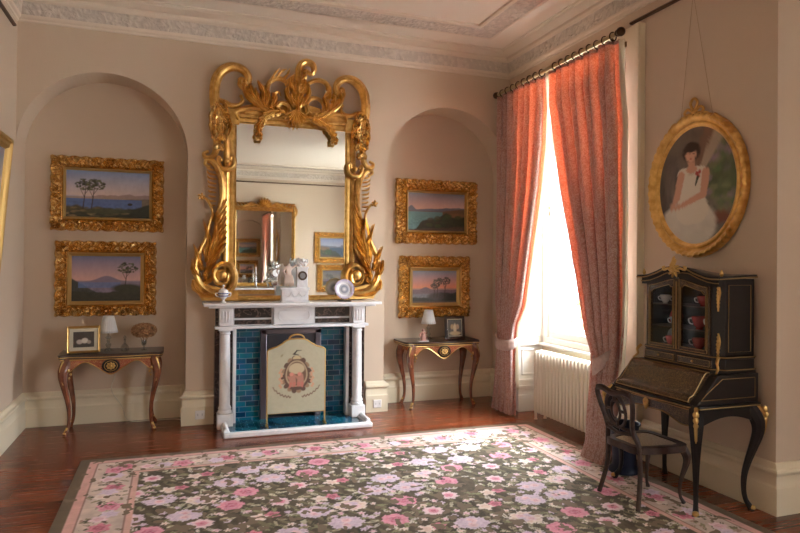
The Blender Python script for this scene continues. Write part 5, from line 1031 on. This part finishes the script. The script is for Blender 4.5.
for a, b, s in ((CY0+.062, YMc-.002, 1), (YMc+.002, CY1-.062, -1)):
    m = MB(); t = .033; n_ = 14
    def topz(y, e=0):      # arched head of the door, higher towards the centre of the cabinet
        f = (y-a)/(b-a); f = f if s > 0 else 1-f; return 1.375+.045*(math.sin((f*1.0-.5)*PI)*.5+.5)-e
    inz = lambda y: topz(min(max(y, a+t), b-t))-t*1.15-(.016 if (y < a+t+.02 or y > b-t-.02) else 0)
    yo = np.linspace(a, b, n_); yi = np.linspace(a+t, b-t, n_)
    vs = []; 
    for X_ in (CX0-.006, CX0+.012):
        vs += [(X_, y, Z0+.006) for y in yo]+[(X_, y, Z0+t) for y in yi]+[(X_, y, inz(y)) for y in yi]+[(X_, y, topz(y)) for y in yo]
    fs_ = []; N4 = 4*n_
    for bb in (0, N4):
        for r0, r1 in ((0, 1), (2, 3)): fs_ += [(bb+r0*n_+i, bb+r0*n_+i+1, bb+r1*n_+i+1, bb+r1*n_+i) for i in range(n_-1)]
        fs_ += [(bb, bb+n_, bb+2*n_, bb+3*n_), (bb+n_-1, bb+2*n_-1, bb+3*n_-1, bb+4*n_-1)]
    for i in range(n_-1): fs_ += [(n_+i, n_+i+1, N4+n_+i+1, N4+n_+i), (2*n_+i, 2*n_+i+1, N4+2*n_+i+1, N4+2*n_+i), (3*n_+i, 3*n_+i+1, N4+3*n_+i+1, N4+3*n_+i)]
    fs_ += [(n_, 2*n_, N4+2*n_, N4+n_), (2*n_-1, 3*n_-1, N4+3*n_-1, N4+2*n_-1), (0, 3*n_, N4+3*n_, N4), (n_-1, 4*n_-1, N4+4*n_-1, N4+n_-1)]
    m.add(vs, fs_); dr = m.build('door', BOULLED, dk)
    m = MB(); m.add([(CX0+.004, y, Z0+t-.003) for y in yi]+[(CX0+.004, y, inz(y)+.003) for y in yi], [(i, i+1, n_+i+1, n_+i) for i in range(n_-1)]); m.build('door_glass', CGLASS, dr)
    m = MB(); m.tube([(CX0-.008, y, Z0+t-.002) for y in yi]+[(CX0-.008, y, inz(y)) for y in yi[::-1]], .0028, 5, True); m.tube([(CX0-.008, y, Z0+.012) for y in yo[1:-1]]+[(CX0-.008, y, topz(y)-.008) for y in yo[1:-1][::-1]], .0025, 5, True); m.build('door_stringing', GILTD, dr)
m = MB(); m.tube([(CX0-.010, YMc, Z0+.01), (CX0-.010, YMc, 1.40)], .005, 6); m.build('centre_astragal', GILTD, dk)
# shaped cornice
def cz(y):
    d = abs(y-YMc)/((CY1-CY0)/2); return 1.425+.062*tab(d, [0, .12, .3, .5, .75, .9, 1.06], [.85, 1.0, .92, .5, .1, 0, 0])
m = MB(); yy = np.linspace(CY0-.0, CY1+.0, 40); m.prism([(y, cz(y)) for y in yy]+[(y, cz(y)-.045 if 0 else min(cz(y)-.012, 1.375+.05*max(0, 1-abs(y-YMc)/.2))) for y in yy[::-1]], 'x', CX0+.0, CX0+.03)
m.build('shaped_pediment', EBONY, dk)
m = MB(); yy2 = np.linspace(CY0-.022, CY1+.022, 44)
m.grid(lambda u, v: (lerp(CX0-.024, CX1, v), lerp(CY0-.022, CY1+.022, u), cz(lerp(CY0-.022, CY1+.022, u))*(1-v)+1.44*v+.004), 44, 4); m.build('top_board', EBONY, dk, solid=.014)
m = MB(); m.tube([(CX0-.026, y, cz(y)-.004) for y in yy2], .0045, 6); m.tube([(CX0-.004, y, cz(y)-.03) for y in yy], .0035, 6); m.tube([(CX0-.02, CY0-.024, 1.421), (CX1, CY0-.024, 1.436)], .004, 6); m.build('cornice_moulding', GILTD, dk)
m = MB(); X_ = CX0-.03
for k in range(9):
    a_ = math.radians(-90+45*k)
    m.tube(smooth([(X_, YMc, 1.475), (X_-.008, YMc+.03*math.cos(a_), 1.475+.03*math.sin(a_)), (X_, YMc+.052*math.cos(a_+.3), 1.475+.052*math.sin(a_+.3))]), [.012]*8+[.008]*6+[.004]*3, 6)
m.tube(smooth([(X_, YMc, 1.49), (X_-.005, YMc+.008, 1.53), (X_, YMc-.004, 1.565)]), [.014]*8+[.008]*6+[.004]*3); m.ball((X_, YMc, 1.535), .016); m.ball((X_-.006, YMc, 1.475), .020)
for s in (-1, 1): m.tube(smooth([(X_, YMc, 1.47), (X_, YMc+s*.05, 1.485), (X_, YMc+s*.09, 1.475), (X_, YMc+s*.10, 1.49), (X_, YMc+s*.085, 1.495)]), .008)
m.build('crest_mount', GILT2, dk)
for y in (CY0+.0, CY1+.0):
    m = MB(); m.lathe([(.012, 0), (.006, .008), (.013, .02), (.008, .034), (.002, .048)], (CX0+.02, y, 1.432), 10); m.build('finial', GILT2, dk)
for z in (1.31, 1.01):
    m = MB()
    for k in range(6): m.ball((CX0+.018, CY0+.022, z-.055+k*.022), .013-.0015*abs(k-2.5), sz=1.2, seg=8, rings=5)
    m.tube(smooth([(CX0+.016, CY0+.02, z-.085), (CX0+.010, CY0+.012, z-.03), (CX0+.020, CY0+.01, z+.03), (CX0+.016, CY0+.02, z+.08)]), .006); m.build('corner_mount', GILT2, dk)
for y, s in ((CY0, -1), (CY1, 1)):
    m = MB(); m.tube(smooth([(CX0-.0, y, zc+.10), (CX0-.025, y+s*.012, zc+.07), (CX0-.02, y+s*.014, zc+.035), (CX0-.05, y+s*.03, zc+.008)]), [.010]*10+[.008]*10+[.006]*5); m.build('scroll_mount', GILT2, dk)
# china in the cabinet
def cup(x, y, z, mt, s, label, cat='cup', name='porcelain_cup'):
    r = thing(name, label, cat, (x, y, z)); m = MB(); m.lathe([(.016*s, 0), (.018*s, .004*s), (.014*s, .008*s), (.026*s, .02*s), (.033*s, .045*s), (.036*s, .06*s), (.033*s, .06*s), (.024*s, .02*s), (.002, .012*s)], (x, y, z), 18); m.build('bowl', mt, r)
    m = MB(); m.tube(smooth([(x-.005*s, y+.031*s, z+.05*s), (x-.01*s, y+.055*s, z+.045*s), (x-.008*s, y+.05*s, z+.025*s), (x-.004*s, y+.025*s, z+.022*s)]), .0035*s, 6); m.build('handle', PORC, r)
def plate2(x, y, z, mt, R, label):
    r = thing('porcelain_plate', label, 'plate', (x, y, z)); m = MB(); m.lathe([(.001, .004), (R*.6, .005), (R*.65, 0), (R, -.006), (R, -.002), (R*.65, .006), (.001, .009)], (0, 0, 0), 28); m.v = [(x+p[2]+(p[1]+R)*.18, y+p[0], z+p[1]+R) for p in m.v]; m.build('plate', mt, r)
    m = MB(); m.lathe([(.001, -.001), (R*.35, -.001), (R*.38, .003), (.001, .003)], (0, 0, 0), 20); m.v = [(x+p[2]+(p[1]+R)*.18, y+p[0], z+p[1]+R) for p in m.v]; m.build('painted_centre', PORC, r)
yl, yr = CY1-.17, CY0+.17
plate2(CX0+.14, yl+.02, Z0+.013, BLUEP, .06, 'pale blue plate standing behind left cabinet door, bottom shelf'); cup(CX0+.07, yl-.04, Z0+.013, PINKP, 1.1, 'pink cup behind left cabinet door, bottom shelf')
plate2(CX0+.15, yl+.01, 1.0905, PINKP, .06, 'pink rimmed plate behind left cabinet door, middle shelf'); cup(CX0+.08, yl-.07, 1.0905, BLUEP, 1.1, 'pale blue cup behind left cabinet door, middle shelf')
cup(CX0+.09, yl+.04, 1.2405, PORC, 1., 'white cup behind left cabinet door, top shelf'); cup(CX0+.10, yl-.06, 1.2405, PINKP, 1., 'pink cup behind left cabinet door, top shelf')
cup(CX0+.09, yr+.075, Z0+.013, REDP, 1.25, 'crimson cup behind right cabinet door, bottom shelf'); cup(CX0+.09, yr-.055, Z0+.013, REDP, 1.1, 'smaller crimson cup behind right cabinet door at bottom right')
cup(CX0+.09, yr+.07, 1.0905, REDP, 1.4, 'large crimson cup with white handle behind right cabinet door, middle shelf'); cup(CX0+.09, yr-.065, 1.0905, PINKP, 1.5, 'largest pink cup behind right cabinet door, middle shelf')
cup(CX0+.10, yr+.05, 1.2405, REDP, 1.1, 'crimson cup behind right cabinet door, top shelf at left'); cup(CX0+.10, yr-.05, 1.2405, PINKP, 1.2, 'pink cup behind right cabinet door, top shelf at right')

# ------------------------------------------------------------------ chair
ch = thing('side_chair', 'small dark cane-seated chair with pierced oval back drawn up to desk', 'chair', (2.83, 3.33, 0)); CD = mat('worn dark wood', (.060, .032, .022), .5, coat=0, spec=.3, noise=.5, nscale=25)
sz = .372; sx0, sx1, sy0, sy1 = 2.68, 3.03, 3.17, 3.47
m = MB(); outl = [(sx1, sy0-.03), (sx1+.02, (sy0+sy1)/2), (sx1, sy1+.03), (lerp(sx0, sx1, .5), sy1+.035), (sx0, sy1-.01), (sx0-.012, (sy0+sy1)/2), (sx0, sy0+.01), (lerp(sx0, sx1, .5), sy0-.035)]
ol = smooth([(p[0], p[1], 0) for p in outl], 6, True); cc = Vector((sum(p.x for p in ol)/len(ol), sum(p.y for p in ol)/len(ol), 0)); il = [cc+(p-cc)*.76 for p in ol]; n_ = len(ol)
vs = [(p.x, p.y, sz-.045) for p in ol]+[(p.x, p.y, sz) for p in ol]+[(p.x, p.y, sz) for p in il]+[(p.x, p.y, sz-.045) for p in il]
m.add(vs, [(j*n_+i, j*n_+(i+1) % n_, ((j+1) % 4)*n_+(i+1) % n_, ((j+1) % 4)*n_+i) for j in range(4) for i in range(n_)]); m.build('seat_frame', CD, ch, bevel=.004)
m = MB(); m.prism([(p.x, p.y) for p in il], 'z', sz-.012, sz-.006); m.build('cane_seat', mat('woven cane', (.42, .33, .22), .7, col2=(.2, .14, .09), nscale=120), ch)
xb = 2.665; ym = (sy0+sy1)/2
for s, y in ((-1, sy0), (1, sy1)):
    m = MB(); st = smooth([(xb-.01, ym+s*.185, .0), (xb+.03, ym+s*.155, .2), (xb+.025, ym+s*.145, .38), (xb, ym+s*.12, .47), (xb-.03, ym+s*.155, .60), (xb-.045, ym+s*.165, .665), (xb-.05, ym+s*.15, .695)], 6); nn_ = len(st)
    m.tube(st, [.017-.003*abs(i/nn_-.5) for i in range(nn_)], 8, flat=((0, 1, 0), .85)); m.build('back_post', CD, ch)
    m = MB(); cab_leg(m, sx1-.012, ym+s*.155, sz-.02, .8, s*.5, .019, .035); m.build('leg', CD, ch)
m = MB(); m.tube(smooth([(xb-.05, ym-.155, .693), (xb-.054, ym-.10, .70), (xb-.052, ym, .68), (xb-.054, ym+.10, .70), (xb-.05, ym+.155, .693)], 6), .017, 8, flat=((0, 0, 1), 1.15)); m.build('crest_rail', CD, ch)
def OB(a, ry, rz, zc_=.575): z = zc_+rz*math.sin(a); return (xb-.03-(z-.57)*.18, ym+ry*math.cos(a), z)
m = MB(); m.tube([OB(2*PI*k/32, .092, .106) for k in range(32)], .012, 8, True, flat=((1, 0, 0), .7)); m.build('oval_splat', CD, ch)
m = MB(); m.tube([OB(2*PI*k/24, .04, .062) for k in range(24)], .009, 8, True); 
for a_ in (PI/2, -PI/2, 0, PI): 
    p, q_ = OB(a_, .04, .062), OB(a_, .09, .11); m.tube([p, q_], .009, 6)
m.build('inner_ring', CD, ch)
m = MB(); m.ball(OB(0, 0, 0), .03, sx=.35, sy=.8, sz=1.5); m.build('carved_boss', mat('reddish carved wood', (.16, .07, .045), .4), ch)
m = MB()
for s in (-1, 1): m.tube(smooth([(xb-.004, ym+s*.12, .475), (xb-.012, ym+s*.07, .465), OB(-PI/2+s*.4, .092, .112)]), .010, 8)
m.tube([(xb-.0, ym-.125, .445), (xb-.008, ym, .43), (xb-.0, ym+.125, .445)], .011, 8); m.build('lower_rail', CD, ch)
ch.location.z = .016
# dark blue bin under the desk end
bn = thing('waste_bin', 'dark navy round bin standing under the far end of the black desk', 'bin', (3.08, 3.785, .0136)); NV = mat('navy leather', (.008, .011, .03), .45, spec=.3)
m = MB(); m.lathe([(.10, .001), (.108, .006), (.108, .02), (.10, .035), (.08, .06), (.085, .16), (.10, .32), (.107, .35), (.10, .35), (.08, .2), (.085, .06), (.001, .05)], (3.08, 3.785, .0136), 28); m.build('body', NV, bn)
m = MB(); m.tube([(3.08+.108*math.cos(2*PI*k/28), 3.785+.108*math.sin(2*PI*k/28), .36) for k in range(28)], .006, 6, True); m.build('rim', NV, bn)

# ------------------------------------------------------------------ far end of the room (seen in the mirror)
pm = thing('pier_mirror', 'gilt mirror with carved crest on opposite wall, seen reflected', 'mirror', (2.07, YB+.01, .95))
m = MB(); yb = YB+.01
def rf2(mb, x0, x1, z0, z1, prof):
    vs = []
    for d, h in prof: vs += [(x0+d, yb+h, z0+d), (x1-d, yb+h, z0+d), (x1-d, yb+h, z1-d), (x0+d, yb+h, z1-d)]
    mb.add(vs, [(j*4+i, j*4+(i+1) % 4, (j+1)*4+(i+1) % 4, (j+1)*4+i) for j in range(len(prof)-1) for i in range(4)])
rf2(m, 1.32, 2.82, .93, 2.83, [(0, 0), (0, .05), (.02, .06), (.05, .05), (.07, .04), (.085, .02)]); m.build('frame', GOLD, pm, ang=20)
m = MB(); m.add([(1.39, yb+.018, 1.0), (2.75, yb+.018, 1.0), (2.75, yb+.018, 2.76), (1.39, yb+.018, 2.76)], [(0, 1, 2, 3)]); m.build('mirror_glass', MIRROR, pm)
m = MB(); cz0 = 2.84
def bfr(pts, w, H):
    t = MB(); frond(t, pts, w, H, 0, 3); m.add([(p[0], yb+.05-p[1], p[2]) for p in t.v], t.f)
for k in range(9):
    a_ = math.radians(10+20*k); bfr([(2.07, cz0), (2.07+.12*math.cos(a_), cz0+.12*math.sin(a_)), (2.07+.22*math.cos(a_), cz0+.24*math.sin(a_))], .035, .05)
for s in (-1, 1):
    bfr([(2.07+s*.1, cz0), (2.07+s*.3, cz0+.06), (2.07+s*.5, cz0-.02), (2.07+s*.70, cz0+.01)], .06, .05); bfr([(2.07+s*.72, cz0+.06), (2.07+s*.76, cz0-.1), (2.07+s*.72, cz0-.25)], .05, .05)
    for k in range(6): bfr([(2.07+s*(.2+.09*k), cz0+.02), (2.07+s*(.24+.09*k), cz0+.08), (2.07+s*(.30+.09*k), cz0+.09)], .025, .04)
m.build('crest', GOLD, pm)
cs = thing('side_console', 'white marble topped gilt console table on the opposite wall, seen reflected', 'table', (2.05, -3.2, 0))
m = MB(); m.box(1.35, 2.8, -3.42, -3.0, .86, .89); m.build('table_top', MARBLE, cs, bevel=.005); m = MB(); m.box(1.4, 2.75, -3.41, -3.05, .76, .86); m.build('apron', GOLD, cs)
for x, y in ((1.43, -3.08), (2.72, -3.08), (1.43, -3.35), (2.72, -3.35)): m = MB(); cab_leg(m, x, y, .77, 1 if x > 2 else -1, 1 if y > -3.2 else -1, .03, .05); m.build('leg', GOLD, cs)
cl = thing('silver_clock', 'ornate silver mantel clock before the reflected far mirror', 'clock', (2.32, -3.15, .891)); z = .891; x = 2.32; y = -3.15
m = MB(); m.box(x-.2, x+.2, y-.08, y+.08, z, z+.05); m.ball((x, y, z+.12), .12, sy=.5, sz=.8); m.ball((x, y, z+.36), .14, sy=.5)
for s in (-1, 1):
    m.tube(smooth([(x+s*.17, y, z+.05), (x+s*.2, y, z+.15), (x+s*.12, y, z+.2), (x+s*.15, y, z+.32), (x+s*.1, y, z+.45)]), [.03]*10+[.02]*20+[.012]*3)
for k in range(8): a_ = k*.4; m.ball((x+.09*math.cos(a_), y, z+.50+.04*math.sin(a_*2)), .035)
m.ball((x, y, z+.58), .05, sz=1.4); m.build('case', SILVER, cl); m = MB(); m.lathe([(.001, 0), (.09, 0), (.09, .01), (.001, .012)], (0, 0, 0), 24); m.v = [(x+p[0], y+.07+p[2], z+.36+p[1]) for p in m.v]; m.build('dial', PORC, cl)
cb = thing('candlestick', 'tall silver candlestick at the left of the reflected clock', 'candlestick', (1.85, -3.15, .891)); m = MB(); m.lathe([(.07, 0), (.07, .01), (.02, .04), (.03, .1), (.012, .14), (.02, .25), (.012, .3), (.03, .34), (.02, .36)], (1.85, -3.15, .891), 16); m.build('stem', SILVER, cb); m = MB(); m.lathe([(.012, .35), (.012, .5), (.002, .51)], (1.85, -3.15, .891), 10); m.build('candle', PORC, cb)
def farpic(lbl, x0, x1, z0, z1, P, sd):
    r = thing('framed_painting', lbl, 'painting', ((x0+x1)/2, yb, z0)); a, b, c, d = carved_frame(r, x0, x1, z0, z1, .12, yb, .03, sd, 1); canvas(P, lambda u, v: (b-(b-a)*u, yb+.010, c+(d-c)*v), 'canvas', PAINTV, r)
farpic('gilt framed river painting reflected at right of the mirror glass, upper', 3.31, 4.2, 1.50, 2.27, bay(70, 60, (110, 120, 150), (150, 150, 160), (60, 76, 96), 0, 41, 2), 7)
farpic('gilt framed dark landscape reflected at right of the mirror glass, lower', 3.38, 4.15, .78, 1.46, bay(70, 60, (90, 90, 90), (120, 110, 100), (60, 60, 60), 0, 43, 3), 8)

# ------------------------------------------------------------------ light
w = bpy.data.worlds.new('sky'); bpy.context.scene.world = w; w.use_nodes = True; N = w.node_tree.nodes; L = w.node_tree.links
bg = N['Background']; bg.inputs['Color'].default_value = (.88, .94, 1.0, 1); bg.inputs['Strength'].default_value = 20
tcw = N.new('ShaderNodeTexCoord'); sx = N.new('ShaderNodeSeparateXYZ'); rw = N.new('ShaderNodeValToRGB'); L.new(tcw.outputs['Generated'], sx.inputs[0]); L.new(sx.outputs['Z'], rw.inputs[0])
e_ = rw.color_ramp.elements; e_[0].position = 0; e_[0].color = (.34, .35, .36, 1); e_[1].position = 1; e_[1].color = (1.45, 1.58, 1.70, 1); k_ = e_.new(.35); k_.color = (.86, .92, .98, 1)
L.new(rw.outputs[0], bg.inputs['Color'])
def portal(loc, sy_, sz_):
    l = bpy.data.lights.new('window_portal', 'AREA'); l.shape = 'RECTANGLE'; l.size = sz_; l.size_y = sy_; l.cycles.is_portal = True
    o = bpy.data.objects.new('window_portal', l); C.objects.link(o); o.location = loc; o.rotation_euler = (0, PI/2, 0)
portal((XW+.10, 4.98, 2.0), 1.5, 2.6); portal((XR2+.26, -1.25, 1.92), 1.7, 2.65)
sc = bpy.context.scene; sc.view_settings.view_transform = 'Standard'; sc.view_settings.look = 'None'; sc.view_settings.exposure = .9; sc.view_settings.gamma = 1
sc.cycles.max_bounces = 10; sc.cycles.diffuse_bounces = 7; sc.cycles.glossy_bounces = 5; sc.cycles.transparent_max_bounces = 16; sc.cycles.sample_clamp_indirect = 6; sc.cycles.use_denoising = True; sc.cycles.caustics_reflective = True; sc.cycles.caustics_refractive = False
